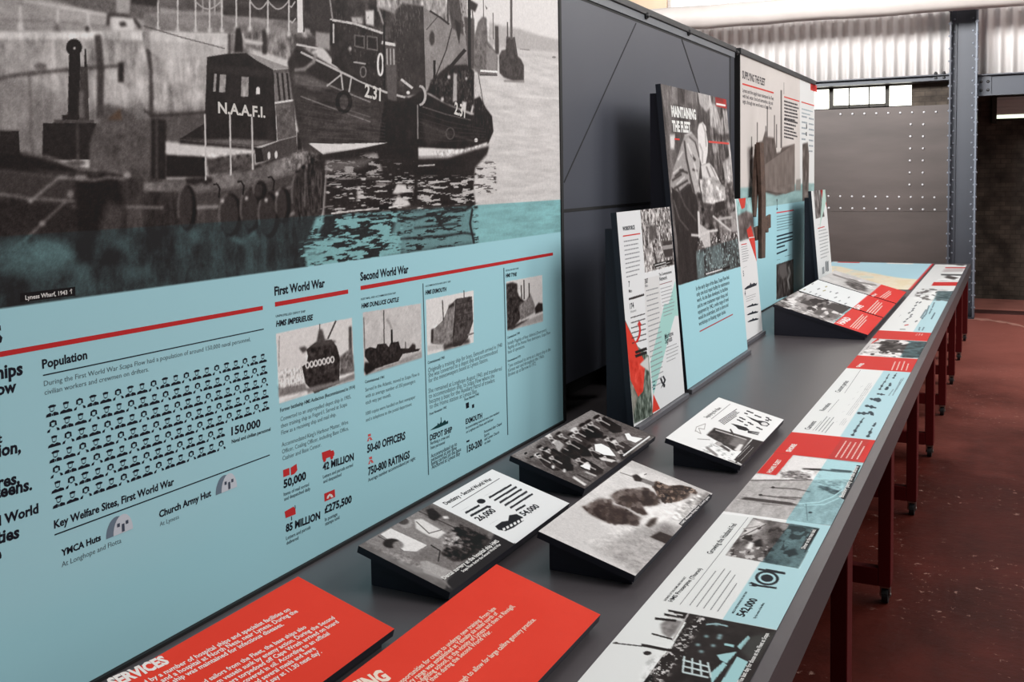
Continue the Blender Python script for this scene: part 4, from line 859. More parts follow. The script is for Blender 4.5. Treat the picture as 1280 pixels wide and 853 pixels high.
    p.text('50-60 OFFICERS', (458.8, 566.3), (506.5, 549), D, .035, 1.12); p.text('750-800 RATINGS', (460, 594.5), (512, 572.5), D, .035, 1.12); p.text('Average number accommodated per night', (460, 602.8), (519, 574.5), G, .012, 1.0)
    for x_, y_ in ((461.5, 548.5), (463, 577)):
        p.inkpoly([(x_ - 3, y_ + 4), (x_ - 1.2, y_ - 1.2), (x_ + 1.6, y_ - 2.2), (x_ + 4, y_ + 1.4), (x_ + 1.4, y_ + 2.2), (x_ + .4, y_ - .2), (x_ - .8, y_ + .3), (x_ - .6, y_ + 3)], (214, 92, 90)); p.inkpoly([(x_ - 2, y_ - 5), (x_ + 1.6, y_ - 6.4), (x_ + 2, y_ - 3.4), (x_ - 1.4, y_ - 2.2)], (214, 92, 90))
    p.rule((528.5, 354.5), (535.5, 594), 1.1, (70, 92, 102)); p.rule((629.6, 335), (634.6, 544), 1.1, (70, 92, 102))
    p.text('Commissioned 1901', (534.5, 455.5), (555.5, 448.5), D, .012, 1.0)
    p.para(['Originally a training ship for boys, Exmouth arrived in 1940', 'She was converted to a depot ship and accommodated', 'for the minesweepers based at Lyness Station.'], (535, 466), (627.5, 433.5), (535.5, 479), L, 0, 1.0)
    p.para(['She remained at Longhope August 1943, and transferred', 'to accommodation ship, to Scapa Flow where she', 'became a base for the Auxiliary Patrol of trawlers', 'to the Home station at Lyness Bay.'], (535.5, 492), (627, 463), (537, 511.5), L, 0, 1.0)
    p.text('From November 1942', (536.8, 519.5), (558, 510.5), D, .012, 1.0); p.text('From February 1942', (580.5, 501.5), (598.5, 494), D, .012, 1.0)
    SH = (18, 62, 66); p.inkpoly([(537, 538.5), (543, 534), (546.5, 531.5), (547, 529), (549, 530.5), (551, 527), (552.5, 529), (556, 525), (557.5, 527.5), (560, 525.8), (560, 529.5), (548, 535)], SH); p.rule((551.6, 528), (551, 522), .8, SH)
    p.text('DEPOT SHIP', (537.3, 551), (565, 540), D, .035, 1.0); p.para(['Berthing a crew and', 'base personnel'], (538, 556.5), (561.5, 547), (538.3, 562), G, .012, 1.0); p.para(['Accommodated up to', 'personnel at any time', 'being carried on the base', 'Anchored at Lyness Bay'], (538.5, 573), (571, 557), (539.5, 587), G, .012, 1.0)
    p.inkpoly([(582, 504.5), (585.8, 502.8), (586.2, 509.5), (582.5, 511.3)], D); p.inkpoly([(589.8, 506.3), (592.4, 505), (592.6, 509.5), (590, 510.6)], D)
    p.text('EXMOUTH', (582, 530.5), (602.5, 522.5), D, .035, 1.02); p.para(['Accommodating naval and mess crew members', 'on Longhope and Flotta each half year'], (582, 537), (624, 517), (582.5, 542), G, .012, 1.0)
    p.text('150-200', (583.5, 566), (602.5, 557), D, .035, .95); p.para(['Personnel after Chapel', 'Sports', 'and Lyness Church', 'on base'], (605, 542), (627, 531), (605.5, 556), G, .012, 1.0); p.inkpoly([(582.8, 551.5), (586.5, 549.8), (586.7, 552), (583, 553.6)], D)
    p.text('Commissioned 1940', (634, 424), (649.5, 417.5), D, .012, 1.0); p.para(['Initially Flagship of Rear Admiral (Destroyers)', 'flagship of the Home Fleet destroyers, Scapa Flow', 'base of operations.'], (634.5, 431.5), (683, 414), (634.8, 442.5), L, 0, 1.0); p.text('Decommissioned 1970', (634.5, 453), (650.5, 446.5), D, .012, 1.0); p.para(['Tyne continued to serve as a depot ship in the', 'Korean war and throughout the 1960s.', 'Broken up at Barrow in 1972.'], (635, 460), (688, 438.5), (635.3, 471), L, 0, 1.0)

def paint_panel_c(p):
    vb = p.uv((1000, 252))[1]; vt = p.uv((930, 243))[1]
    p.img[:] = (212, 206, 202); k = crop(915, 60, 4.4895); m = crop(915, 230, 5.0175)
    p.noise(None, .03, .3, 70)
    p.poly([(999.8, 60), (1030, 60), (1030, 400), (999.8, 400)], (226, 228, 228))
    # ship
    p.poly(k((-20, 790), (600, 750), (600, 1000), (-20, 1000)), (150, 182, 182), 1)
    p.poly(k((100, 630), (130, 605), (145, 540), (150, 530), (170, 525), (185, 470), (195, 470), (200, 500), (240, 505), (250, 590), (270, 585), (280, 560), (350, 540), (352, 800), (250, 830), (120, 790), (100, 700)), (94, 84, 80), 1)
    p.noise(k((100, 630), (150, 530), (240, 505), (250, 590), (190, 660), (130, 780)), .12, .06, 71)
    p.poly(k((185, 655), (352, 538), (352, 800), (300, 820), (185, 800)), (120, 110, 105)); p.noise(k((185, 655), (352, 538), (352, 800), (185, 800)), .06, .08, 72, .4)
    for x_, y0, y1 in ((142, 420, 540), (190, 440, 500), (198, 330, 500), (238, 380, 520), (250, 430, 560), (110, 500, 600), (276, 240, 560)): p.line(k((x_, y0), (x_, y1)), 1.3 if x_ != 276 else 2.0, (110, 104, 102))
    p.poly(k((395, 540), (425, 530), (432, 600), (428, 880), (395, 880)), (104, 96, 92), 1); p.noise(k((395, 540), (425, 530), (428, 880), (395, 880)), .16, .08, 73); p.poly(k((360, 740), (385, 735), (385, 800), (355, 800)), (150, 145, 140), 1)
    p.noise(k((30, 790), (480, 760), (480, 860), (30, 900)), .08, .04, 74, 4)
    p.poly(k((-20, 1000 - 0), (-20, 990)), 0) if False else None
    p.fill_uv([(0, 0), (p.w, 0), (p.w, vb), (0, vb)], BLUE)
    D = (52, 50, 56); R_ = (212, 70, 62); L = (120, 118, 120)
    p.text('SUPPLYING THE FLEET', (927.8, 97.6), (956.3, 107.3), (56, 52, 56), .03, 1.05); p.rule((927.8, 104.8), (967, 116.2), 2, R_)
    p.para(['Lyness and the supply bases maintained the Fleet', 'with fuel, water, food and ammunition, day and', 'night, through two world wars in Scapa Flow.'], (928, 115), (967, 125.5), (928.2, 129), D, .012, .8)
    p.rule((980, 121), (999.2, 126.8), 1.6, R_); p.rule((1001.6, 127.5), (1018, 132.3), 1.4, R_); p.text('1', (979.6, 117.5), (981, 118), D, .02, 1.5)
    p.strokes((980, 127.5), (998.8, 132.8), (980.5, 149), 6, D, .5, 1); p.strokes((980, 150.5), (997, 155), (980, 160), 3, D, .5, 2); p.strokes((980, 163.5), (997, 168), (980, 172), 3, D, .5, 3)
    p.strokes((1002, 137), (1017.5, 141), (1002, 142), 2, (160, 176, 184), .35, 4); p.strokes((1002, 146.5), (1009, 148), (1002, 175), 5, (150, 160, 168), .3, 5); p.strokes((1011, 149), (1017.5, 150.5), (1011, 190), 7, (150, 160, 168), .3, 6)
    p.inkpoly([(1007.5, 155), (1008.6, 155.2), (1008.8, 161), (1007.6, 161)], D); p.inkpoly([(1007.2, 165), (1008.4, 165.2), (1008.6, 170), (1007.4, 170)], D)
    p.inkpoly([(1013, 104), (1021, 107.2), (1021, 115.5), (1013, 112.6)], (206, 56, 52)); p.text('LYNESS', (1014, 111.2), (1019, 112.8), (236, 226, 224), .01, .9)
    p.rule((970.5, 266.2), (992, 262.8), 1.6, (214, 84, 92)); p.text('2', (970.5, 262.5), (972, 262.2), D, .02, 1.4)
    p.strokes((970.8, 271.5), (991.8, 267.8), (971, 289), 6, (112, 138, 148), .3, 7)
    for y0, y1, x1 in ((296, 290.5, 991), (300.5, 295.3, 991), (305.5, 299, 991), (310, 307, 981), (317.5, 312.2, 984)): p.rule((970.7, y0), (x1, y1), 2.0, (44, 58, 70))
    p.strokes((970.8, 325.5), (977, 324), (970.8, 325.5), 1, (90, 110, 120), .2, 8); p.strokes((981, 321), (991.6, 318), (981, 321), 1, (90, 110, 120), .2, 9)
    q = m((278, 505), (385, 470), (385, 690), (278, 725)); p.poly(q, .22); p.noise(q, .25, .05, 75, .35); p.line(m((355, 520), (365, 560), (350, 600), (360, 660)), 2, .62, 1); p.poly(m((295, 510), (340, 495), (345, 570), (320, 600), (300, 570)), .36, 1)

def paint_workforce(p):
    k, m = crop(760, 245, 5.69), crop(760, 380, 5.69)
    p.img[:] = (230, 232, 234)
    q = k((228, 80), (442, 60), (478, 490), (262, 548)); p.poly(q, .55); p.noise(q, .36, .03, 80, .5); p.flecks(q, .016, .58, .9, 81, .5, .8); p.flecks(q, .014, .62, .12, 84, .5, .8); p.grain(q, .06, 1.2)
    p.poly(k((290, 215), (340, 205), (350, 300), (300, 330)), .25, 2, .8); p.poly(k((390, 325), (455, 315), (462, 430), (400, 440)), .2, 1); p.line(k((395, 370), (458, 360)), 5, .6); p.poly(k((440, 60), (478, 490), (470, 490), (434, 62)), .75, 1, .5)
    p.poly(k((318, 405), (330, 400), (358, 490), (345, 500)), .2, 1)
    for a, b in (((325, 492), (452, 462)), ((335, 510), (455, 480))): p.line(k(a, b), 2.8, .06); p.strokes(k((a[0] + 6, a[1] + 5))[0], k((b[0] - 6, b[1] + 4))[0], k((a[0] + 6, a[1] + 5))[0], 1, (228, 228, 228), .25, 3)
    p.poly(k((255, 590), (362, 565), (380, 853), (268, 853)), (222, 222, 222)); p.poly(m((268, 0), (380, 0), (395, 300), (290, 400)), (222, 222, 222))
    p.poly(k((478, 600), (500, 853), (400, 853), (440, 740)), (168, 214, 208)); p.poly(m((400, 0), (500, 0), (455, 150), (370, 470), (322, 650), (300, 420), (330, 300)), (168, 214, 208))
    # photograph with red wedge, lower left
    q = m((120, 110), (210, 300), (290, 370), (320, 790), (185, 853)); p.poly(q, (96, 108, 98)); p.noise(q, .3, .02, 82, .6)
    p.poly(m((118, 115), (265, 420), (250, 620), (215, 660), (160, 540)), (222, 62, 46)); p.noise(m((150, 400), (265, 420), (250, 620), (215, 660)), .12, .02, 83)
    p.poly(m((225, 430), (285, 370), (292, 480), (265, 460)), (214, 214, 212), 1); p.poly(m((160, 550), (210, 660), (180, 800)), (168, 160, 150), 2, .7)
    p.poly(m((322, 640), (370, 745), (316, 775)), (222, 62, 46))
    p.line(m((198, 345), (272, 318)), 3.6, .06); p.line(m((198, 372), (272, 345)), 3.6, .06)
    D = (36, 40, 48); G = (150, 152, 156)
    p.text('WORKFORCE', k((104, 248))[0], k((190, 236))[0], D, .04, 1.0); p.rule(k((105, 287))[0], k((228, 268))[0], 1.6, (206, 62, 56))
    p.strokes(k((112, 330))[0], k((225, 310))[0], k((130, 582))[0], 9, G, .28, 11)
    p.text('7', k((146, 648))[0], k((156, 646))[0], D, .02, 1.0); p.text('Men', k((148, 690))[0], k((170, 685))[0], D, .01, .9)
    p.line(k((150, 738), (252, 706)), 1.6, .1)
    for i in range(9): p.ell(k((155 + i * 12, 733 - i * 3.6))[0], 1.1, 1.5, .08)
    p.text('174', k((156, 806))[0], k((184, 796))[0], D, .03, .9); p.text('Women', k((158, 836))[0], k((200, 820))[0], G, .01, .7)
    p.text('387', k((262, 625))[0], k((285, 618))[0], D, .02, 1.0); p.text('Men', k((264, 652))[0], k((284, 647))[0], G, .01, .9)
    p.text('The Communications', k((362, 572))[0], k((452, 548))[0], D, .015, .9); p.text('Network', k((366, 606))[0], k((420, 592))[0], D, .015, .9); p.rule(k((366, 632))[0], k((455, 606))[0], 1, (150, 110, 112))
    p.strokes(k((270, 680))[0], k((362, 655))[0], m((312, 600))[0], 20, G, .22, 12); p.strokes(k((372, 665))[0], k((460, 640))[0], m((395, 90))[0], 9, G, .22, 13)
    for i in range(6):
        y_ = 100 + i * 36; p.line(m((162 + i * 2, y_), (262 + i * 2, y_ - 30)), 1.2, .15)
    p.line(m((190, 275), (205, 268), (222, 230), (228, 190), (222, 140)), 2.4, (204, 46, 42)); p.poly(m((222, 118), (240, 150), (206, 152)), (204, 46, 42))
    p.text('Maritime', m((404, 250))[0], m((464, 222))[0], D, .015, .9); p.text('Signals', m((406, 284))[0], m((456, 262))[0], D, .015, .9); p.strokes(m((410, 318))[0], m((500, 280))[0], m((416, 416))[0], 5, G, .22, 14)
    for i in range(3): p.rule(m((318, 556 + i * 26))[0], m((334, 550 + i * 26))[0], 2, (60, 120, 126))
    # twisted emblem
    E = (24, 26, 34); p.line(m((375, 530), (385, 560), (400, 575), (398, 590)), 2.2, E); p.line(m((392, 515), (405, 540), (398, 560)), 2.0, E); p.poly(m((375, 600), (390, 565), (405, 590), (392, 580)), E)

def paint_maintaining(p):
    k, m = crop(815, 95, 5.887), crop(835, 220, 4.2636)
    p.img[:] = p.gray(.34); p.noise(None, .16, .16, 90, .35)
    # out-of-focus workshop behind
    for q, g in ((((60, 40), (95, 45), (140, 430), (120, 440)), .42), (((140, 60), (185, 70), (190, 210), (150, 205)), .52), (((250, 80), (330, 95), (330, 210), (260, 200)), .46), (((335, 110), (425, 125), (440, 215), (400, 270), (350, 210)), .74), (((425, 200), (470, 215), (500, 330), (470, 390), (430, 370)), .72), (((520, 250), (565, 260), (580, 420), (540, 430)), .68), (((470, 380), (520, 300), (530, 440), (490, 480)), .62), (((130, 435), (170, 430), (165, 540), (138, 540)), .9), (((440, 500), (480, 500), (490, 560), (450, 570)), .6), (((520, 640), (600, 560), (606, 760), (540, 800)), .74), (((450, 420), (560, 440), (560, 480), (450, 470)), .22), (((195, 70), (245, 80), (240, 210), (205, 200)), .2), (((560, 480), (585, 500), (590, 590), (570, 600)), .8)):
        p.poly(k(*q), g, 2, .85)
    p.noise(k((400, 130), (620, 170), (640, 853), (430, 640)), .22, .05, 97, .35); p.noise(k((60, 40), (440, 110), (420, 340), (130, 440)), .12, .06, 98, .3)
    # stooping worker: dark overall, pale sleeve and shoulder, white hood
    p.poly(k((140, 860), (135, 780), (160, 680), (200, 560), (235, 450), (290, 410), (335, 470), (352, 600), (345, 760), (330, 870), (220, 900)), .6, 1)
    p.poly(m((18, 60), (60, 90), (120, 40), (150, 110), (168, 200), (166, 330), (150, 440), (155, 560), (62, 585), (48, 340)), .15, 1); p.noise(m((18, 60), (150, 110), (155, 560), (62, 585)), .05, .06, 92, .4)
    p.line(m((30, 130), (60, 230), (110, 290)), 2, .3, 1); p.line(m((50, 60), (90, 160), (150, 240)), 2, .26, 1)
    p.poly(k((238, 480), (275, 448), (312, 480), (338, 560), (352, 660), (340, 760), (355, 860), (300, 853), (270, 720), (245, 600)), .68, 1); p.line(k((238, 480), (252, 600), (285, 760), (310, 860)), 2.4, .26, 1); p.line(k((275, 450), (318, 490), (348, 600)), 1.6, .3, 1)
    for a, b in (((150, 770), (215, 725)), ((165, 830), (262, 770)), ((200, 690), (262, 715)), ((290, 580), (318, 622)), ((210, 853), (270, 800)), ((300, 690), (330, 700)), ((170, 740), (230, 690))): p.line(k(a, b), 2.6, .2, 1)
    for a, b in (((155, 720), (215, 670)), ((190, 620), (225, 560)), ((262, 500), (300, 600)), ((310, 640), (335, 760)), ((180, 800), (240, 745)), ((240, 440), (290, 420))): p.line(k(a, b), 2, .84, 1, .8)
    p.poly(k((345, 355), (372, 340), (395, 370), (412, 460), (410, 560), (395, 650), (365, 660), (350, 600), (338, 480), (335, 400)), .86, 1); p.line(k((372, 350), (392, 420), (398, 520)), 1.6, .66, 1); p.line(k((350, 500), (372, 560), (370, 640)), 2, .7, 1); p.poly(k((395, 400), (425, 430), (430, 560), (410, 640), (412, 500)), .3, 1)
    # arms, casting and tools in bright light
    p.poly(k((360, 660), (420, 640), (455, 680), (505, 790), (520, 860), (440, 870), (395, 800), (370, 760)), .82, 1); p.line(k((400, 670), (440, 780), (450, 860)), 2, .5, 1); p.line(k((430, 660), (490, 790)), 1.6, .58, 1)
    p.poly(m((168, 20), (250, 5), (300, 60), (310, 130), (240, 150), (190, 170)), .72, 1); p.noise(m((160, 10), (345, 0), (375, 330), (160, 400)), .3, .03, 94, 1.5)
    p.poly(m((250, 145), (300, 132), (305, 175), (262, 192)), .14, 1, .9); p.poly(m((172, 140), (236, 150), (230, 175), (180, 170)), .2, 1, .8); p.poly(m((200, 180), (250, 190), (240, 260), (190, 250)), .24, 1, .7)
    p.line(m((162, 190), (168, 330)), 2.6, .82, 1); p.line(m((126, 315), (165, 318), (215, 296), (262, 290)), 3, .84, 1); p.poly(m((168, 255), (190, 270), (222, 300), (228, 380), (195, 385), (170, 320)), .8, 1, .9); p.line(m((270, 230), (340, 220)), 3, .7, 1); p.line(m((240, 215), (330, 290)), 2.4, .78, 1); p.poly(m((330, 200), (368, 180), (375, 290), (345, 300)), .7, 1, .7)
    yq = p.uvs(m((150, 400), (385, 330), (385, 480), (155, 555))); p.poly(m((150, 400), (385, 330), (385, 480), (155, 555)), .3, 1); p.noise(m((150, 400), (385, 330), (385, 480), (155, 555)), .28, .04, 95, .5); p.flecks(m((160, 330), (380, 300), (385, 470), (160, 540)), .012, .66, .8, 96)
    p.grain([(820, 95), (915, 95), (935, 345), (845, 372)], .05, 1.12)
    p.tint_uv(yq, (40, 38, 38), (180, 204, 206))
    p.poly(m((230, 380), (280, 360), (290, 470), (240, 490)), (110, 126, 128), 2, .6); p.poly(m((150, 420), (190, 400), (190, 540), (160, 545)), (120, 140, 142), 2, .6)
    vb0 = p.uv((850.6, 356))[1]; vb1 = p.uv((924.6, 333.5))[1]
    p.fill_uv([(0, 0), (p.w, 0), (p.w, vb1), (0, vb0)], BLUE)
    p.line(m((195, 524), (328, 484)), 2.8, .06); p.strokes(m((202, 528))[0], m((324, 490))[0], m((202, 528))[0], 1, (222, 222, 222), .3, 4)
    p.poly(k((465, 150), (555, 160), (562, 245), (470, 225)), (176, 50, 46)); p.poly(k((465, 150), (520, 155), (525, 200), (470, 190)), (110, 44, 42), 3, .6); p.rule(k((472, 206))[0], k((540, 218))[0], 2.4, (236, 230, 228))
    Wt = (236, 236, 234)
    p.text('MAINTAINING', k((145, 295))[0], k((325, 320))[0], Wt, .05, 1.12); p.text('THE FLEET', k((152, 405))[0], k((285, 415))[0], Wt, .05, 1.12)
    p.rule(k((165, 464))[0], k((202, 467))[0], 2, RED); p.rule(k((415, 484))[0], k((566, 498))[0], 2.4, (212, 78, 70))
    D = (40, 52, 62)
    p.para(['In the early days of the Base, Scapa Flow had', 'only one local repair facility for maintenance', 'work. As the Base developed, its facilities', 'and its own tradesmen repair shops, and', 'equipment by 1942, a wide range of naval', 'would be undertaken, both in shore and', 'workshops on floating repair docks.'], m((150, 612))[0], m((325, 548))[0], m((165, 800))[0], D, .012, .86)
    p.rule(m((168, 830))[0], m((345, 738))[0], 1.6, (176, 74, 80))

def paint_small(p):
    m = crop(915, 230, 5.0175); p.img[:] = (230, 231, 232)
    q = m((22, 80), (125, 70), (145, 330), (48, 360)); p.poly(q, (150, 188, 188)); p.poly(m((35, 200), (90, 170), (135, 190), (145, 330), (48, 360)), (110, 100, 98), 2); p.noise(q, .2, .05, 100)
    p.poly(m((36, 80), (88, 75), (80, 150), (60, 160)), (206, 70, 58)); p.poly(m((92, 290), (118, 262), (135, 330), (165, 520), (100, 330)), (206, 64, 54)); p.poly(m((115, 345), (146, 335), (166, 525)), (214, 70, 60))
    D = (40, 44, 54); G = (140, 142, 148)
    p.rule(m((57, 382))[0], m((92, 375))[0], 1.2, (206, 64, 56)); p.strokes(m((57, 400))[0], m((100, 390))[0], m((66, 490))[0], 7, G, .25, 21); p.strokes(m((68, 528))[0], m((106, 512))[0], m((68, 528))[0], 1, D, .12, 22)
    p.text('5', m((70, 580))[0], m((76, 578))[0], D, .02, 1.0); p.text('4', m((80, 705))[0], m((86, 703))[0], D, .02, 1.0); p.strokes(m((86, 712))[0], m((150, 690))[0], m((88, 740))[0], 3, G, .2, 23)
    def ship(x, y, w, h): p.inkpoly(m((x, y), (x + w * .25, y - h * .45), (x + w * .42, y - h * .6), (x + w * .5, y - h), (x + w * .58, y - h * .7), (x + w * .78, y - h * .95), (x + w * .9, y - h * .8), (x + w, y - h), (x + w * .96, y - h * .55), (x + w * .1, y + h * .1)), D)
    ship(76, 660, 80, 42); ship(90, 773, 74, 24); ship(92, 822, 72, 26); ship(96, 866, 70, 26)
    p.inkpoly(m((105, 336), (138, 331), (138, 336), (105, 342)), (230, 226, 224))

def paint_far(p):
    m = crop(915, 230, 5.0175); p.img[:] = (226, 229, 230)
    q = m((512, 40), (555, 35), (580, 205), (525, 220)); p.poly(q, .4); p.noise(q, .35, .05, 110, .5)
    p.poly(m((552, 28), (572, 26), (580, 70), (565, 95)), (150, 44, 44)); p.poly(m((583, 105), (600, 180), (626, 330), (660, 345), (660, 110)), (206, 56, 52)); p.poly(m((570, 26), (592, 26), (596, 90), (560, 230), (548, 300)), (180, 208, 200), 1)
    p.rule(m((537, 280))[0], m((580, 268))[0], 1.2, (200, 70, 66)); p.strokes(m((537, 258))[0], m((555, 252))[0], m((537, 258))[0], 1, (40, 44, 54), .12, 30)
    p.strokes(m((542, 300))[0], m((600, 285))[0], m((556, 470))[0], 9, (150, 156, 160), .25, 31)
    for x_ in (585, 596): p.inkpoly(m((x_, 490), (x_ + 8, 480), (x_ + 10, 545), (x_ + 2, 552)), (100, 106, 112))
    p.inkpoly(m((564, 525), (578, 518), (580, 560), (566, 568)), (150, 156, 160))

def red_base(p, seed):
    p.img[:] = (228, 62, 44); p.noise(None, .012, .12, seed)
def paint_services(p):
    red_base(p, 120); k = crop(100, 700, 3.2); Wt = (240, 232, 228)
    p.text('SERVICES', k((135, 512))[0], k((360, 412))[0], Wt, .05, 1.25)
    p.para(['Lyness was served by a number of hospital ships and specialist facilities on', 'surrounding ferries, and a hospital at North Ness, near Lyness. During the', 'Great War a hospital ship was maintained for infectious diseases.'], k((46, 612))[0], k((843, 203))[0], k((106, 638))[0], Wt, .02, 1.0)
    p.para(['As well as injured sailors from the Fleet, the base ships also', 'cared for men from vessels sunk by enemy action. During the Second', 'World War survivors torpedoed off Cape Wrath arrived on board', 'ships exhausted and covered in oil. According to an official', 'account they consumed several meals and were', "ready to ask the rate of pay at 11.30 next day'."], k((320, 598))[0], k((908, 273))[0], k((520, 640))[0], Wt, .02, 1.0)
def paint_training(p):
    red_base(p, 121); k = crop(420, 690, 3.7647); Wt = (242, 222, 206)
    p.text('TRAINING', k((-60, 752))[0], k((260, 598))[0], Wt, .05, 1.25)
    p.para(['The Flow gave opportunities for crews to undergo new training. From late', 'in the war a gunnery range was established at Yesnaby six miles north of', 'Stromness, and a fire-fighting school, in the vicinity of Lyness and then at Rinnigill,', 'opened. Crews trained there during the Second World War.'], k((160, 742))[0], k((755, 270))[0], k((240, 790))[0], Wt, .015, 1.0)
    p.para(['The Flow was large enough to allow for large calibre gunnery practice.'], k((380, 806))[0], k((942, 322))[0], k((380, 806))[0], Wt, .015, 1.0)

def paint_dentistry(p):
    k = crop(430, 580, 4.414); p.img[:] = (236, 237, 238); D = (28, 28, 34)
    q = k((60, 430), (460, 205), (930, 435), (600, 800), (560, 720)); p.poly(k((40, 440), (470, 200), (940, 440), (600, 720), (590, 760)), .42)
    p.noise(q, .10, .03, 130); p.poly(k((100, 420), (380, 250), (520, 330), (600, 440), (640, 560), (540, 640), (330, 540)), .50, 2); p.line(k((385, 250), (560, 330), (700, 395)), 1.4, .25); p.line(k((190, 400), (330, 480)), 1.2, .3); p.flecks(k((540, 380), (700, 340), (800, 420), (640, 540)), .010, .62, .8, 134, 1.5, .8); p.poly(k((340, 540), (480, 450), (650, 570), (560, 640)), .44, 2)
    p.poly(k((205, 390), (260, 358), (460, 450), (400, 485), (330, 480)), .84); p.poly(k((390, 310), (430, 305), (560, 380), (520, 415), (470, 400), (400, 360)), .82, 1); p.line(k((400, 320), (470, 385), (540, 365)), 1.2, .35)
    p.ell(k((265, 440))[0], 11, 6, .14, 1); p.ell(k((300, 450))[0], 7, 5, .5, 1); p.poly(k((210, 480), (290, 465), (350, 500), (430, 560), (480, 600), (400, 600), (290, 540)), .5, 1); p.noise(k((210, 480), (350, 500), (480, 600), (290, 540)), .16, .01, 131)
    p.poly(k((420, 540), (460, 535), (590, 590), (545, 640), (440, 600)), .62, 1); p.ell(k((345, 330))[0], 8, 6, .6, 1); p.ell(k((330, 320))[0], 7, 4, .28, 1)
    p.poly(k((395, 235), (450, 215), (560, 260), (740, 345), (800, 380), (780, 400), (620, 330), (560, 310), (470, 280)), .36, 1); p.poly(k((455, 255), (490, 245), (540, 290), (500, 318), (470, 300)), .12, 1); p.poly(k((545, 290), (575, 290), (580, 305), (550, 305)), .8, 1)
    p.poly(k((600, 370), (640, 335), (700, 360), (810, 420), (780, 460), (700, 520), (640, 540), (660, 430)), .10, 1); p.noise(k((560, 380), (640, 335), (810, 400), (700, 520), (560, 520)), .35, .012, 132); p.line(k((480, 450), (530, 480), (520, 540)), 1.5, .15)
    p.poly(k((530, 490), (600, 450), (660, 480), (640, 540), (600, 540)), .16, 2); p.noise(k((540, 420), (700, 420), (650, 530), (540, 510)), .3, .01, 133)
    p.poly(k((570, 640), (800, 440), (830, 385), (945, 440), (850, 545), (600, 740), (560, 700)), (34, 30, 32), 1); p.line(k((545, 640), (590, 690)), 2, .5, 1); p.poly(k((560, 690), (600, 680), (560, 740), (520, 700)), (40, 36, 38), 1)
    p.poly(k((460, 205), (800, 20), (1220, 215), (935, 440)), (236, 237, 238))
    p.grain(k((62, 432), (460, 207), (800, 380), (560, 640), (480, 600)), .05, 1.2)
    p.poly(k((640, 560), (860, 425), (870, 445), (560, 640)), (34, 30, 32), 1); p.line(k((545, 640), (860, 428)), 1.0, .08)
    Wt = (228, 226, 224); p.para(['Dental surgery at the hospital ship HMS', ''], k((556, 640))[0], k((858, 430))[0], k((600, 660))[0], Wt, .03, 1.0); p.text('Scapa Flow during the Second World War', k((658, 600))[0], k((868, 448))[0], Wt, .03, 1.0)
    p.text('Dentistry - Second World War', k((565, 228))[0], k((820, 88))[0], D, .025, 1.0); p.rule(k((595, 243))[0], k((858, 82))[0], .9, (80, 80, 84))
    p.strokes(k((645, 262))[0], k((708, 226))[0], k((645, 262))[0], 1, (110, 110, 116), .1, 40); p.strokes(k((775, 180))[0], k((842, 142))[0], k((775, 180))[0], 1, (110, 110, 116), .1, 41); p.strokes(k((805, 335))[0], k((868, 298))[0], k((805, 335))[0], 1, (110, 110, 116), .1, 42)
    p.line(k((672, 272), (745, 232)), 2.6, D); p.line(k((700, 288), (770, 250), (790, 238), (808, 240)), 2.8, D); p.ell(k((757, 208))[0], 5.4, 3.0, D)
    for i, (x0, y0, x1, y1) in enumerate(((802, 188, 922, 118), (830, 203, 950, 130), (860, 215, 978, 142), (888, 230, 1008, 155), (918, 244, 1038, 168), (948, 258, 998, 230))): p.line(k((x0, y0), (x1, y1)), 2.4, D)
    p.text('26,000', k((748, 318))[0], k((842, 262))[0], D, .035, .82); p.text('54,000', k((995, 290))[0], k((1082, 238))[0], D, .035, .82)
    p.poly(k((832, 345), (870, 320), (905, 315), (910, 285), (950, 278), (985, 295), (990, 315), (930, 355), (890, 372), (850, 365)), D, 0)
    for i in range(6):
        x_ = 873 + i * 20; y_ = 358 - i * 10.5; p.poly(k((x_, y_), (x_ + 12, y_ - 7), (x_ + 18, y_ + 6), (x_ + 5, y_ + 13)), (240, 240, 240))

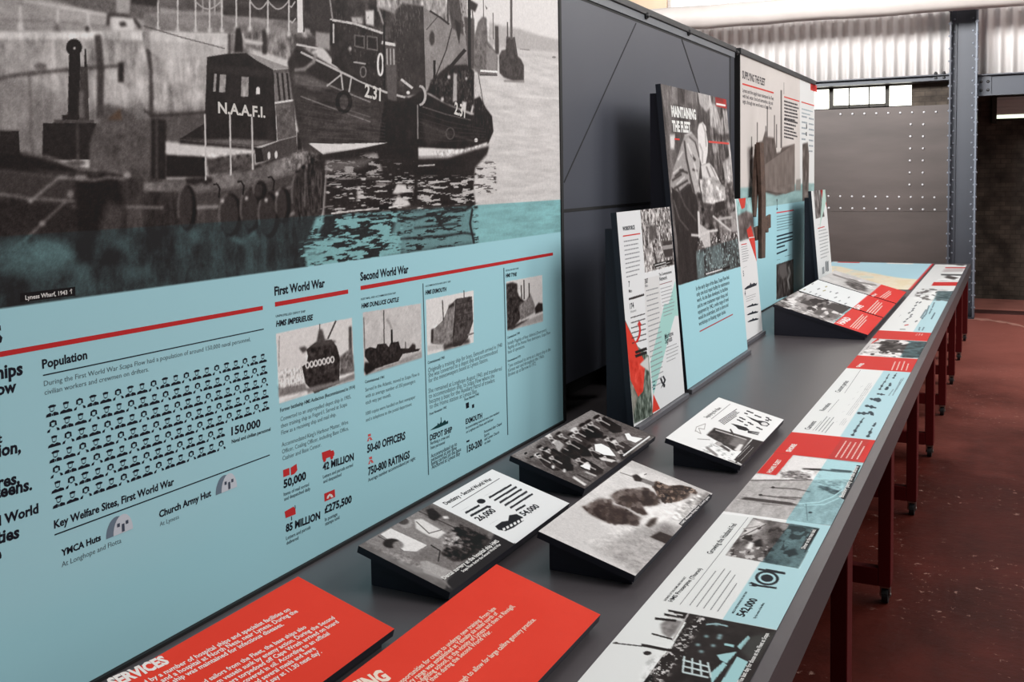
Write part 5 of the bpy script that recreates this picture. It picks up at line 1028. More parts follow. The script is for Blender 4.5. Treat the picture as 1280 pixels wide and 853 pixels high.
def paint_group(p):
    k = crop(630, 500, 6.095); p.img[:] = p.gray(.38); p.noise(None, .10, .03, 140); p.noise(None, .08, .008, 141)
    p.poly(k((40, 405), (480, 150), (560, 105), (660, 55), (760, 100), (600, 190), (300, 290), (200, 400), (130, 450)), .50, 3)
    p.poly(k((800, 120), (900, 160), (1000, 190), (1150, 262), (1110, 290), (1010, 270), (900, 210)), .34, 2); p.poly(k((180, 470), (300, 470), (640, 660), (620, 690), (400, 570)), .3, 3)
    rs = random.Random(4)
    # rows of seated men in dark coats: coat, lapel edge, face, cap
    men = [(720, 145, 190, .12), (655, 180, 150, .3), (610, 205, 150, .1), (545, 240, 160, .14), (520, 275, 150, .2), (430, 270, 150, .34), (490, 325, 190, .1), (400, 335, 200, .14), (350, 285, 140, .26), (335, 385, 190, .12), (285, 372, 150, .2), (265, 430, 200, .16), (360, 440, 180, .1), (780, 300, 150, .13), (660, 375, 150, .16), (560, 455, 150, .1), (850, 330, 120, .2), (880, 395, 90, .12), (760, 440, 120, .18), (640, 500, 110, .14)]
    for x_, y_, l, g in men:
        a, b = .84, .50
        q = k((x_ - 8, y_ + 14), (x_ + 40, y_ - 12), (x_ + 44 + l * a * .8, y_ + l * b * .66), (x_ + 20 + l * a, y_ + l * b + 8), (x_ - 6 + l * a * .7, y_ + 34 + l * b * .8), (x_ - 18 + l * .3, y_ + 50 + l * .12))
        p.poly(q, g, 1); p.line([q[0], q[5], q[4]], 1.2, min(.6, g + .26), 0, .7); p.line([q[1], q[2]], 1.0, max(.04, g - .12), 0, .8)
        p.line(k((x_ + 14, y_ + 10), (x_ + 20 + l * .35, y_ + 8 + l * .22)), 1.6, .66, 0, .8)
    p.noise(k((240, 340), (560, 180), (900, 250), (860, 480), (600, 640), (240, 480)), .10, .02, 142, 2.2)
    for x_, y_, l, g in men:
        r_ = 4.4 if y_ < 260 else 3.6
        p.ell(k((x_, y_))[0], r_, r_ * .74, .74 + rs.uniform(-.08, .06), 1, rot=.5); p.ell(k((x_ - 14, y_ - 13))[0], r_ * 1.05, r_ * .5, .12 if rs.random() < .7 else .8, 1, rot=-.45); p.ell(k((x_ + 6, y_ + 4))[0], r_ * .4, r_ * .3, .35, 1)
    # faces, collars and papers
    for x_, y_, l in ((200, 440, 24), (160, 412, 14), (300, 380, 30), (250, 420, 20)): p.line(k((x_, y_), (x_ + l, y_ - 8)), 2.4, .05)
    p.poly(k((690, 340), (740, 335), (800, 365), (850, 430), (760, 420), (695, 390)), .92); p.poly(k((918, 260), (950, 255), (970, 280), (1055, 295), (1000, 328), (940, 305)), .94); p.poly(k((580, 505), (620, 485), (655, 500), (655, 535), (620, 525)), .92); p.poly(k((720, 440), (780, 445), (860, 465), (820, 475), (740, 460)), .78, 1)
    p.poly(k((850, 290), (900, 270), (920, 310), (870, 330)), .5, 1); p.poly(k((380, 320), (420, 310), (460, 345), (420, 400), (400, 370)), .62, 1)
    p.poly(k((530, 580), (560, 565), (700, 620), (640, 660)), .42, 2); p.line(k((530, 590), (620, 650)), 3, .8, 1); p.line(k((620, 550), (700, 580)), 2, .7, 1); p.line(k((560, 570), (660, 620)), 2, .2, 1)
    p.grain(None, .07, 1.25); p.ell(k((375, 512))[0], 2, 2.4, .9, 1); p.ell(k((460, 540))[0], 2, 2.4, .85, 1); p.ell(k((870, 468))[0], 2.4, 2, .85, 1); p.ell(k((565, 117))[0], 2.4, 1.6, .85, 1); p.poly(k((800, 120), (830, 130), (880, 160), (830, 145)), .86, 1)
    p.poly(k((905, 425), (1108, 275), (1112, 285), (912, 432)), (236, 236, 236)); p.poly(k((1108, 240), (1145, 262), (640, 690), (620, 660), (905, 430), (1115, 280)), .22, 2, .6)
    p.inkpoly(k((905, 424), (1106, 276), (1112, 284), (912, 432)), (232, 232, 232)); p.strokes(k((914, 427))[0], k((1106, 286))[0], k((914, 427))[0], 1, (60, 60, 62), .012, 50)

def paint_explosion(p):
    k = crop(670, 570, 5.1696); p.img[:] = p.gray(.84); p.noise(None, .05, .05, 150); speckle(p, .04)
    p.poly(k((560, 60), (650, 20), (1170, 240), (1100, 300), (800, 120)), .72, 6, .7); p.poly(k((30, 470), (300, 300), (650, 700), (640, 770)), .80, 5)
    p.poly(k((640, 470), (800, 420), (950, 460), (660, 770), (400, 620)), .66, 6); p.noise(k((300, 560), (640, 440), (900, 500), (650, 770)), .10, .012, 151)
    sm = k((300, 330), (370, 320), (380, 290), (420, 275), (480, 285), (500, 320), (560, 330), (640, 380), (680, 400), (650, 440), (560, 445), (450, 430), (350, 380))
    p.poly(sm, (86, 74, 70), 3, .9); p.flecks(sm, .02, .47, (58, 44, 40), 152, 1.3, .9); p.noise(sm, .10, .02, 152); p.poly(k((400, 340), (560, 350), (660, 400), (620, 440), (480, 430), (380, 390)), (50, 37, 34), 4)
    s2 = k((480, 260), (530, 230), (590, 210), (640, 230), (700, 205), (760, 240), (800, 270), (800, 310), (740, 330), (690, 330), (720, 380), (680, 385), (600, 340), (520, 310))
    p.poly(s2, (92, 80, 76), 3, .9); p.flecks(s2, .018, .48, (60, 46, 42), 157, 1.2, .9); p.poly(k((640, 250), (740, 230), (790, 280), (760, 320), (680, 320)), (48, 36, 33), 3); p.puffs(k((320, 330), (420, 290), (560, 340), (660, 400), (640, 435), (470, 425), (360, 375)), 46, 2.5, 6, [(60, 46, 42), (74, 60, 55), (52, 38, 35), (96, 84, 80)], 7, 1, .7); p.puffs(k((490, 265), (600, 225), (700, 215), (780, 265), (780, 310), (700, 325), (600, 330)), 36, 2.5, 5.5, [(60, 46, 42), (78, 64, 58), (50, 38, 35), (112, 100, 96)], 8, 1, .7); p.puffs(k((300, 330), (420, 280), (600, 225), (700, 205), (690, 225), (520, 290), (380, 330)), 30, 1.5, 3.5, [(130, 120, 116), (110, 98, 94), (150, 142, 138)], 9, 1, .6)
    p.poly(k((690, 325), (740, 335), (830, 310), (900, 310), (1000, 280), (930, 370), (800, 430), (700, 460), (680, 420), (730, 380)), .92, 3); p.noise(k((690, 325), (830, 310), (1000, 280), (800, 430), (700, 460)), .08, .02, 154)
    sh = k((740, 180), (780, 165), (830, 185), (860, 195), (930, 190), (1000, 205), (1040, 235), (1030, 265), (960, 280), (900, 300), (820, 305), (790, 260), (760, 210)); p.poly(sh, (72, 57, 50), 1); p.noise(sh, .2, .02, 155, 2); p.flecks(sh, .012, .6, (160, 140, 126), 158, 2, .8); p.flecks(sh, .010, .62, (40, 30, 28), 159, 2, .8)
    p.puffs(sh, 40, 1.0, 2.6, [(50, 40, 36), (96, 80, 72), (130, 112, 102), (62, 50, 45)], 10, 0, .8); p.line(k((700, 165), (800, 215), (1010, 225)), 1.2, (40, 32, 30)); p.line(k((690, 160), (760, 185)), 5, .45, 1); p.poly(k((620, 130), (650, 120), (690, 150), (680, 170), (640, 165)), (50, 42, 40), 1); p.poly(k((665, 120), (700, 110), (705, 140), (680, 145)), .92, 1); p.line(k((545, 110), (620, 135)), 1, .4); p.line(k((700, 125), (715, 118)), 1, .3)
    p.poly(k((1000, 240), (1060, 260), (960, 360), (880, 400), (930, 330)), .76, 3); p.noise(k((900, 340), (1060, 240), (1100, 280), (930, 430), (870, 400)), .35, .015, 156)
    p.poly(k((705, 450), (740, 410), (785, 395), (770, 440), (730, 465)), (64, 54, 50), 2); p.poly(k((735, 525), (790, 470), (850, 440), (880, 470), (900, 530), (840, 575)), .5, 4); p.poly(k((735, 525), (800, 490), (890, 525), (845, 572)), (52, 42, 40), 1)
    p.poly(k((920, 440), (1120, 248), (1140, 262), (950, 460)), (24, 22, 28)); p.poly(k((1100, 235), (1120, 245), (1040, 330), (1020, 310)), (60, 54, 52), 2, .5)
    p.grain(None, .05, 1.08)
    p.poly(k((920, 440), (1120, 248), (1140, 262), (950, 460)), (24, 22, 28))
    p.text('HMS Malaya firing her 15-inch guns', k((945, 446))[0], k((1122, 268))[0], (232, 230, 230), .02, .5)

def paint_food(p):
    k = crop(820, 485, 7.1059); p.img[:] = (238, 238, 238); D = (34, 32, 36)
    p.poly(k((450, 420), (520, 355), (850, 450), (760, 560), (690, 560)), .16, 1); q = k((430, 560), (540, 480), (700, 560), (700, 640), (560, 600)); p.noise(k((380, 560), (540, 470), (720, 560), (690, 650), (540, 610)), .4, .01, 160); p.noise(k((450, 420), (520, 355), (850, 450), (760, 560)), .16, .01, 161, 2)
    p.poly(k((690, 440), (820, 460), (750, 540), (640, 500)), .55, 2, .7); p.line(k((530, 375), (800, 460)), 1.4, .7); p.poly(k((690, 550), (740, 500), (775, 505), (740, 570)), .9, 1); p.line(k((660, 370), (690, 420)), 2, .2)
    p.line(k((350, 390), (360, 350), (440, 320), (430, 370), (380, 360), (400, 410), (350, 380)), .8, .6); p.line(k((370, 455), (480, 462)), .8, .55); p.line(k((450, 530), (540, 600)), 3, .5, 1); p.line(k((540, 490), (650, 560)), 3, .25, 1); p.ell(k((560, 500))[0], 4, 2.4, .7, 1)
    p.poly(k((690, 640), (860, 455), (960, 480), (780, 690)), (44, 36, 36)); p.strokes(k((725, 622))[0], k((880, 468))[0], k((725, 622))[0], 1, (236, 234, 232), .055, 60); p.strokes(k((752, 650))[0], k((912, 480))[0], k((752, 650))[0], 1, (236, 234, 232), .055, 61)
    p.text('Supplying the Base', k((452, 272))[0], k((582, 182))[0], D, .01, .85); p.rule(k((490, 280))[0], k((660, 145))[0], .8, (120, 118, 120)); p.strokes(k((560, 300))[0], k((724, 190))[0], k((605, 330))[0], 5, (90, 88, 92), .5, 62)
    # spoon, fork, rows of small marks
    p.poly(k((798, 248), (830, 262), (900, 290), (940, 295), (985, 305), (1008, 325), (985, 345), (930, 335), (905, 312), (850, 285)), D); p.ell(k((962, 322))[0], 4.4, 2.0, (222, 220, 220), rot=.2)
    p.poly(k((664, 318), (690, 322), (730, 332), (800, 352), (830, 378), (790, 384), (730, 368), (712, 348)), D); 
    for i in range(3): p.line(k((815, 384 + i * 7), (915 - i * 5, 398 + i * 10)), 1.0, D)
    for x_, y_ in ((820, 210), (850, 222), (800, 230), (890, 248), (920, 260), (990, 268), (1010, 285), (985, 290), (755, 268), (780, 280), (735, 288), (760, 300), (830, 312), (850, 325), (800, 332), (905, 355), (930, 368)): p.line(k((x_ - 14, y_ - 4), (x_ + 12, y_ + 4)), 1.5, D)
    p.line(k((640, 640), (765, 690)), 1.5, .6, 1); p.ell(k((712, 660))[0], 1.4, 1, .1)

def red_end(p, u0, seed):
    p.fill_uv([(0, 0), (p.w, 0), (p.w, u0), (0, u0)], (218, 54, 48))
def triple_words(p, title, a, b, s0, s1, s2, n):
    p.text(title, a, b, (240, 232, 230), .05, .5); p.strokes(s0, s1, s2, n, (236, 214, 208), .42, 70)
def paint_triple_a(p):
    k = crop(960, 330, 7.111); p.img[:] = p.gray(.5); p.noise(None, .26, .08, 170, 3); p.flecks(None, .03, .58, .9, 171, 4, .85); p.flecks(None, .03, .6, .1, 173, 4, .85); p.grain(None, .06, 1.2)
    p.poly(k((280, 340), (330, 320), (420, 360), (380, 380)), .2, 2); p.poly(k((220, 290), (280, 250), (310, 270), (250, 320)), .85, 2); p.poly(k((510, 380), (570, 345), (740, 395), (680, 450), (640, 440)), .22, 1); p.poly(k((60, 350), (110, 310), (600, 500), (570, 530)), .66, 3, .6); p.noise(k((60, 350), (110, 310), (600, 500), (570, 530)), .4, .02, 172)
    p.poly(k((390, 400), (480, 420), (540, 470), (420, 450)), .3, 2, .7); p.line(k((660, 450), (740, 395)), 1.6, (150, 190, 196)); p.line(k((580, 520), (660, 460)), 1.4, (150, 190, 196))
    u0 = p.uv(k((740, 400))[0])[1]; red_end(p, u0, 1); triple_words(p, 'HARD', k((665, 542))[0], k((742, 488))[0], k((735, 565))[0], k((850, 450))[0], k((800, 582))[0], 4)
def paint_triple_b(p):
    k = crop(960, 330, 7.111); p.img[:] = (232, 234, 235); u0 = p.uv(k((875, 290))[0])[1]; red_end(p, u0, 1)
    rs = random.Random(9); 
    for (x_, y_) in ((330, 230), (400, 180), (450, 225), (520, 205), (610, 262), (380, 252), (460, 285), (530, 320), (600, 300), (690, 355), (720, 300), (640, 330), (560, 250), (430, 270), (500, 240)):
        p.line(k((x_ - 9, y_ + 3), (x_ + rs.uniform(2, 14), y_ - 5)), 1.0, rs.choice([(90, 90, 96), (150, 140, 90), (120, 122, 128)]))
    triple_words(p, 'SAFE', k((805, 408))[0], k((852, 376))[0], k((880, 430))[0], k((985, 325))[0], k((950, 450))[0], 4)
def paint_triple_c(p):
    k = crop(960, 330, 7.111); p.img[:] = p.gray(.78); p.noise(None, .08, .06, 180, 2)
    p.poly(k((690, 180), (720, 130), (800, 150), (870, 210), (880, 250), (780, 230)), .3, 2); p.noise(k((660, 180), (720, 120), (960, 190), (880, 260), (760, 230)), .3, .03, 181); p.line(k((580, 95), (780, 160), (960, 190)), 2, .5, 1)
    u0 = p.uv(k((985, 200))[0])[1]; red_end(p, u0, 1); triple_words(p, 'AFLOAT', k((935, 292))[0], k((975, 270))[0], k((1000, 300))[0], k((1085, 240))[0], k((1040, 310))[0], 3)

def strip_rows(p, k, title, a, b, rule_, s): pass
def paint_strip_a(p):
    B = (180, 217, 224); Y = lambda x_, y_: p.uv((x_, y_)); p.img[:] = (236, 237, 236)
    k = crop(710, 720, 4.7407); m = crop(830, 620, 5.018); g = crop(900, 530, 5.686)
    y1 = Y(970.2, 787.5)[0]; y2 = Y(1038.4, 658)[0]; y3 = p.w
    # crowd on the quay
    q = k((600, 195), (1240, 325), (1000, 760), (280, 760), (430, 600), (560, 470), (620, 420)); p.poly([(835, 762), (971, 788), (920, 900), (760, 900)], .13, 0)
    p.fill_uv([(0, 0), (y1, 0), (y1, p.h), (0, p.h)], (236, 237, 236)); p.poly(k((595, 195), (1240, 325), (1240, 340), (900, 1000), (100, 1000), (440, 640), (560, 480), (615, 430), (640, 380), (700, 280)), .1, 0); p.noise(k((600, 200), (1240, 330), (900, 900), (300, 900)), .05, .02, 190)
    p.noise(k((560, 470), (640, 400), (720, 300), (780, 230), (850, 240), (760, 330), (690, 450), (560, 640), (440, 640)), 0, .006, 191, 1.2, .57, .86); p.noise(k((430, 640), (480, 500), (560, 470), (520, 640)), .3, .008, 192, 2)
    p.poly(k((550, 290), (590, 255), (680, 270), (640, 340), (600, 375), (560, 340)), .5, 1); p.noise(k((550, 290), (680, 270), (600, 375)), .12, .01, 193)
    for a, b, w_ in (((520, 255), (640, 268), 3), ((575, 230), (660, 250), 3), ((500, 345), (620, 378), 2), ((270, 400), (450, 420), 1.4), ((440, 412), (690, 460), 3.6), ((600, 205), (720, 225), 4)): p.line(k(a, b), w_, .08)
    p.line(k((600, 245), (690, 262)), 1.6, .8); p.line(k((600, 222), (680, 236)), 1.4, .85); p.line(k((715, 225), (620, 385)), 2, .7); p.ell(k((472, 460))[0], 5, 2.6, .1); p.ell(k((288, 400))[0], 2.4, 1.4, .2)
    for x_, y_ in ((880, 290), (895, 370), (820, 360), (860, 415), (770, 410), (900, 355), (790, 450)): p.ell(k((x_, y_))[0], 2.4, 1.8, (160, 200, 206), 1)
    p.line(k((820, 290), (880, 285), (945, 300)), 1.8, (150, 180, 186)); T = (164, 208, 212)
    p.poly(k((1000, 420), (1065, 355), (1078, 370), (1020, 440)), T); p.poly(k((925, 400), (985, 410), (980, 425), (925, 412)), T); p.poly(k((880, 470), (1000, 450), (940, 520), (900, 500)), T); p.poly(k((840, 580), (920, 510), (940, 530), (850, 640)), T); p.poly(k((1000, 480), (1065, 510), (960, 700), (900, 640)), T); p.line(k((960, 500), (900, 630)), 2, .1); p.line(k((1000, 470), (880, 620)), 3, .1)
    for i in range(4): p.line(k((690 + i * 46, 480 + i * 12), (680 + i * 55, 570 + i * 10)), 2.4, (206, 222, 224))
    for i in range(3): p.line(k((680, 500 + i * 36), (830, 540 + i * 32)), 2, (206, 222, 224))
    p.poly(k((1020, 450), (1080, 360), (1230, 330), (1100, 520)), (70, 72, 70), 2, .7)
    p.text('The last day for those at the Fleet at Scapa', k((1028, 640))[0], k((1192, 345))[0], (222, 222, 220), .03, 1.0)
    # HMS Proserpine block
    p.fill_uv([(y1, 0), (y2, 0), (y2, p.h), (y1, p.h)], (236, 237, 236)); ub = Y(*m((372, 770))[0])[1]
    p.fill_uv([(y1, 0), (y2, 0), (y2, ub * .985), (y1, ub)], B); q = m((560, 140), (975, 205), (840, 458), (385, 375)); p.fill_uv([(Y(*m((600, 405))[0])[0], 0), (y2, 0), (y2, ub), (Y(*m((600, 405))[0])[0], ub)], B)
    p.poly(m((540, 115), (770, 150), (600, 410), (380, 380)), (236, 237, 236)); p.poly(q, .42); p.poly(m((480, 250), (560, 145), (640, 180), (600, 220), (480, 290)), .72, 1); p.noise(q, .22, .03, 194, 2.5); p.flecks(m((540, 160), (960, 205), (850, 440), (420, 370)), .014, .62, .1, 195, 2.5, .8); p.flecks(m((420, 330), (660, 300), (620, 415), (390, 378)), .010, .58, .8, 199, 2, .8); p.line(m((480, 260), (640, 180)), 1.2, .3); p.line(m((500, 210), (600, 190)), 1, .5); p.poly(m((640, 210), (720, 190), (760, 260), (660, 290)), .2, 2, .6); p.poly(m((560, 290), (610, 270), (620, 320), (570, 320)), .12, 1); p.poly(m((540, 290), (565, 300), (540, 340), (510, 330)), .9, 1); p.poly(m((760, 345), (820, 330), (840, 370), (780, 385)), .12, 1)
    p.grain(q, .06, 1.2)
    tq = [Y(*t) for t in m((790, 175), (975, 205), (840, 458), (612, 418))]; p.tint_uv(tq, (34, 46, 50), (164, 206, 210))
    p.poly(m((850, 335), (935, 205), (972, 210), (890, 342)), (24, 26, 30)); p.text('Dinner on the mess deck', m((884, 336))[0], m((955, 214))[0], (226, 226, 224), .03, 1.0)
    D = (34, 36, 42)
    p.text('HMS Proserpine (Thurso)', m((52, 668))[0], m((240, 460))[0], D, .02, .75); p.text('RATINGS OF THE HOME AND FAR EAST', m((12, 662))[0], m((142, 512))[0], D, .01, 1.0); p.text('Growing the Husband Fed', m((300, 368))[0], m((458, 180))[0], D, .015, .95); p.rule(m((100, 685))[0], m((528, 138))[0], .9, (90, 90, 94))
    p.strokes(m((165, 690))[0], m((345, 452))[0], m((340, 728))[0], 5, (150, 150, 152), .16, 71)
    # plate, knife and fork
    c = m((645, 518))[0]
    for r_, col_ in ((1.0, D), (.74, B), (.52, D)): p.ell(c, 15 * r_, 9.0 * r_, col_, rot=.1)
    p.line(m((592, 462), (640, 470), (755, 488)), 2.4, D); p.line(m((640, 466), (755, 488)), 3.0, D); p.line(m((570, 562), (702, 580)), 2.4, D); p.poly(m((526, 550), (548, 542), (585, 556), (592, 568), (570, 572), (535, 566)), D); p.line(m((524, 552), (548, 557)), 1.0, B); p.line(m((524, 558), (548, 562)), 1.0, B)
    p.text('542,000', m((500, 762))[0], m((590, 652))[0], D, .035, .8); p.text('MEALS WERE PREPARED IN ONE YEAR', m((438, 740))[0], m((525, 605))[0], D, .01, 1.0); p.text('By the ovens of the Mess', m((576, 772))[0], m((632, 676))[0], D, .01, 1.0)
    # beach scene with red corner
    p.fill_uv([(y2, 0), (y3, 0), (y3, p.h), (y2, p.h)], .68); sc = g((0, 640), (240, 370), (520, 225), (1030, 285), (790, 725)); p.noise(sc, .08, .01, 196, 4); p.poly(g((240, 355), (400, 370), (520, 225), (1030, 285), (960, 400), (700, 400), (230, 400)), .88, 2); p.line(g((220, 405), (650, 400)), 1.6, .4, 1); p.poly(g((430, 340), (560, 335), (650, 380), (620, 400), (450, 385)), .5, 2); p.noise(g((420, 330), (700, 340), (720, 400), (430, 400)), .35, .01, 197)
    p.line(g((590, 322), (700, 325), (830, 340), (930, 345)), 2, .3, 1); p.line(g((640, 325), (720, 330)), 2, .14, 1); p.line(g((790, 328), (930, 340)), 2, .2, 1)
    for a, b in (((360, 455), (530, 465)), ((520, 462), (640, 485)), ((280, 508), (540, 540)), ((420, 520), (580, 530)), ((300, 570), (560, 590))): p.line(g(a, b), 1.3, .3, 1)
    p.ell(g((378, 454))[0], 2.4, 1.4, .2); p.ell(g((290, 508))[0], 2.4, 1.4, .2); p.poly(g((130, 545), (180, 522), (500, 560), (560, 580), (430, 585)), .26, 1); p.line(g((120, 540), (280, 560), (600, 600)), 2, .8, 1, .7)
    p.poly(g((690, 450), (720, 440), (860, 480), (820, 510)), .28, 1); p.noise(g((690, 400), (900, 400), (860, 520), (700, 470)), .3, .012, 198); p.line(g((560, 570), (700, 560), (800, 520), (870, 470)), 1.6, .85); p.line(g((600, 580), (740, 575), (840, 530)), 1.4, .85); p.ell(g((640, 632))[0], 2.6, 1.2, .12); p.line(g((610, 570), (620, 690)), 1, .4)
    p.grain(sc, .06, 1.15)
    tq = [Y(*t) for t in g((770, 240), (1030, 285), (790, 725), (470, 690))]; p.tint_uv(tq, (44, 62, 68), (182, 222, 228))
    p.poly(g((855, 530), (970, 295), (998, 298), (890, 545)), (26, 26, 30)); p.text('Bathing party on the shore', g((876, 525))[0], g((985, 305))[0], (226, 226, 224), .03, .55)
    p.poly(g((390, 205), (520, 224), (400, 368), (265, 352)), (214, 52, 46)); p.fill_uv([(y3 - .004, 0), (y3, 0), (y3, p.h), (y3 - .004, p.h)], (214, 52, 46)); p.text('HOME FLEET', g((362, 352))[0], g((440, 258))[0], (236, 222, 216), .04, .7)

def infog(p, y0, y1, ub, seed):
    D = (70, 74, 82); p.fill_uv([(y0, 0), (y1, 0), (y1, p.h), (y0, p.h)], (236, 237, 236)); p.fill_uv([(y0, 0), (y1, 0), (y1, ub), (y0, ub)], (184, 218, 226))
def paint_strip_b(p):
    Y = lambda x_, y_: p.uv((x_, y_)); c = crop(980, 430, 5.0175); R2 = (214, 54, 48)
    y1 = Y(1096.7, 550.8)[0]; y2 = Y(1139.5, 465.9)[0]; y3 = Y(1147.7, 449.2)[0]
    p.img[:] = R2; ubr = Y(*c((330, 640))[0])[1]; p.fill_uv([(0.0, .02), (y1, .02), (y1, ubr * .99), (0.0, ubr * 1.02)], (196, 58, 54))
    infog(p, y1, y2, Y(*c((500, 360))[0])[1], 1)
    Wt = (240, 226, 222); p.text('SHORE', c((40, 680))[0], c((82, 632))[0], Wt, .06, .7); p.strokes(c((328, 714))[0], c((402, 600))[0], c((462, 726))[0], 5, (236, 196, 188), .28, 80)
    D = (58, 62, 70); L = (140, 142, 146)
    for t, a, b in (('Canteens', (160, 540), (205, 488)), ('Recreation', (250, 422), (298, 375)), ('Concert parties', (350, 305), (408, 235))): p.text(t, c(a)[0], c(b)[0], D, .015, .8)
    for a, b in (((180, 545), (235, 485)), ((275, 430), (345, 350)), ((380, 310), (480, 165))): p.rule(c(a)[0], c(b)[0], .7, (120, 118, 120))
    p.strokes(c((200, 545))[0], c((280, 450))[0], c((260, 560))[0], 4, L, .22, 81)
    for x_, y_ in ((335, 488), (378, 425), (410, 383), (440, 343), (468, 303), (490, 268)): p.strokes(c((x_ - 12, y_ + 6))[0], c((x_ + 12, y_ - 8))[0], c((x_ - 12, y_ + 6))[0], 1, D, .25, int(x_)); p.strokes(c((x_ + 14, y_ + 22))[0], c((x_ + 50, y_ - 25))[0], c((x_ + 36, y_ + 26))[0], 3, L, .15, int(x_) + 1)
    for a, b, w_ in (((430, 572), (460, 520), 2.6), ((465, 515), (500, 465), 2), ((525, 580), (552, 530), 2.8), ((560, 515), (575, 495), 2), ((470, 435), (530, 438), 3), ((540, 430), (560, 448), 3), ((520, 390), (575, 402), 3), ((575, 350), (605, 355), 4), ((545, 345), (555, 350), 2), ((590, 315), (630, 320), 2), ((600, 285), (625, 245), 2), ((630, 240), (660, 190), 1.6), ((640, 285), (652, 270), 2.4), ((662, 262), (668, 245), 2), ((685, 215), (705, 185), 1.6)): p.line(c(a, b), w_ * .62, (46, 62, 72)); p.ell(c(a)[0], w_ * .9, w_ * .5, (46, 62, 72)); p.ell(c(((a[0] + b[0]) / 2, (a[1] + b[1]) / 2))[0], w_ * .8, w_ * .7, (46, 62, 72))
    for a, b in (((655, 325), (685, 285)), ((680, 325), (735, 220)), ((695, 300), (748, 215))): p.line(c(a, b), .8, (110, 130, 140))
    p.text('GAMES', c((472, 148))[0], c((505, 124))[0], Wt, .06, .7); p.strokes(c((680, 165))[0], c((705, 105))[0], c((770, 168))[0], 4, (236, 196, 188), .28, 82)
    # photograph beyond the second red band
    y4 = p.w; p.fill_uv([(y3, 0), (y4, 0), (y4, p.h), (y3, p.h)], .82); r_ = crop(960, 310, 4.741); q = r_((545, 640), (610, 575), (660, 545), (950, 555), (895, 655)); p.poly(r_((650, 600), (700, 545), (950, 558), (900, 652), (800, 650), (780, 600), (700, 620)), .3, 1); p.noise(q, .22, .03, 200); p.poly(r_((755, 560), (790, 548), (850, 562), (800, 575)), .86, 1); p.poly(r_((690, 615), (720, 600), (790, 612), (760, 632), (700, 630)), .86, 1); p.flecks(q, .03, .6, .12, 204, 2, .8); p.grain(q, .06, 1.2); tq = [Y(*t) for t in r_((840, 550), (950, 558), (895, 655), (780, 650))]; p.tint_uv(tq, (40, 56, 60), (160, 196, 200))
    p.poly(r_((610, 572), (660, 545), (650, 520), (700, 500), (620, 560)), R2)
def paint_strip_c(p):
    Y = lambda x_, y_: p.uv((x_, y_)); R2 = (214, 54, 48); y1 = Y(1167.8, 416.5)[0]; y2 = Y(1187, 373)[0]
    p.img[:] = R2; e = crop(1120, 310, 7.7545); infog(p, y1, y2, Y(*e((250, 680))[0])[1], 2)
    p.fill_uv([(y2, 0), (p.w, 0), (p.w, p.h), (y2, p.h)], (230, 230, 230)); q = e((200, 430), (300, 380), (560, 420), (510, 520), (180, 500)); p.noise(q, .25, .06, 201, 3); p.flecks(q, .03, .58, .3, 205, 3, .8); p.poly(e((400, 420), (560, 420), (515, 520), (370, 500)), (84, 104, 108), 1); p.noise(e((400, 420), (560, 420), (515, 520), (370, 500)), .2, .03, 202)
    D = (70, 74, 82)
    for x_, y_ in ((205, 530), (190, 560), (170, 590), (160, 610), (130, 630), (150, 650), (110, 690), (85, 715), (195, 712), (235, 530), (140, 670)): p.line(e((x_ - 10, y_ + 6), (x_ + 10, y_ - 6)), 1.2, D)
    p.line(e((85, 752), (120, 745)), 1.2, (196, 60, 52))
    for a, b in (((370, 530), (350, 580)), ((345, 590), (320, 640)), ((320, 560), (290, 640)), ((290, 640), (250, 690)), ((375, 630), (340, 690)), ((270, 770), (250, 800)), ((230, 770), (220, 800)), ((290, 600), (240, 680))): p.line(e(a, b), 1.4, (90, 116, 128))
    p.strokes(e((30, 670))[0], e((60, 640))[0], e((30, 670))[0], 1, D, .1, 3); p.line(e((40, 790), (90, 790)), .8, D)
    for i in range(3): p.line(e((190 + i * 26, 850), (205 + i * 26, 832)), .8, (236, 200, 194))
def paint_strip_d(p):
    Y = lambda x_, y_: p.uv((x_, y_)); R2 = (206, 50, 48); e = crop(1120, 310, 7.7545); p.img[:] = (230, 231, 231)
    p.poly(e((365, 332), (615, 332), (605, 368), (345, 368)), R2); q = e((460, 265), (625, 265), (610, 320), (400, 325)); p.poly(e((500, 265), (600, 290), (560, 310), (470, 290)), .3, 1); p.noise(q, .2, .06, 203); p.line(e((440, 260), (640, 264)), 2, (90, 92, 92)); p.poly(e((470, 205), (660, 200), (650, 230), (450, 235)), (198, 190, 190), 1); p.line(e((480, 193), (680, 193)), 1.4, R2); p.poly(e((580, 155), (660, 150), (660, 175), (590, 170)), .35, 1)
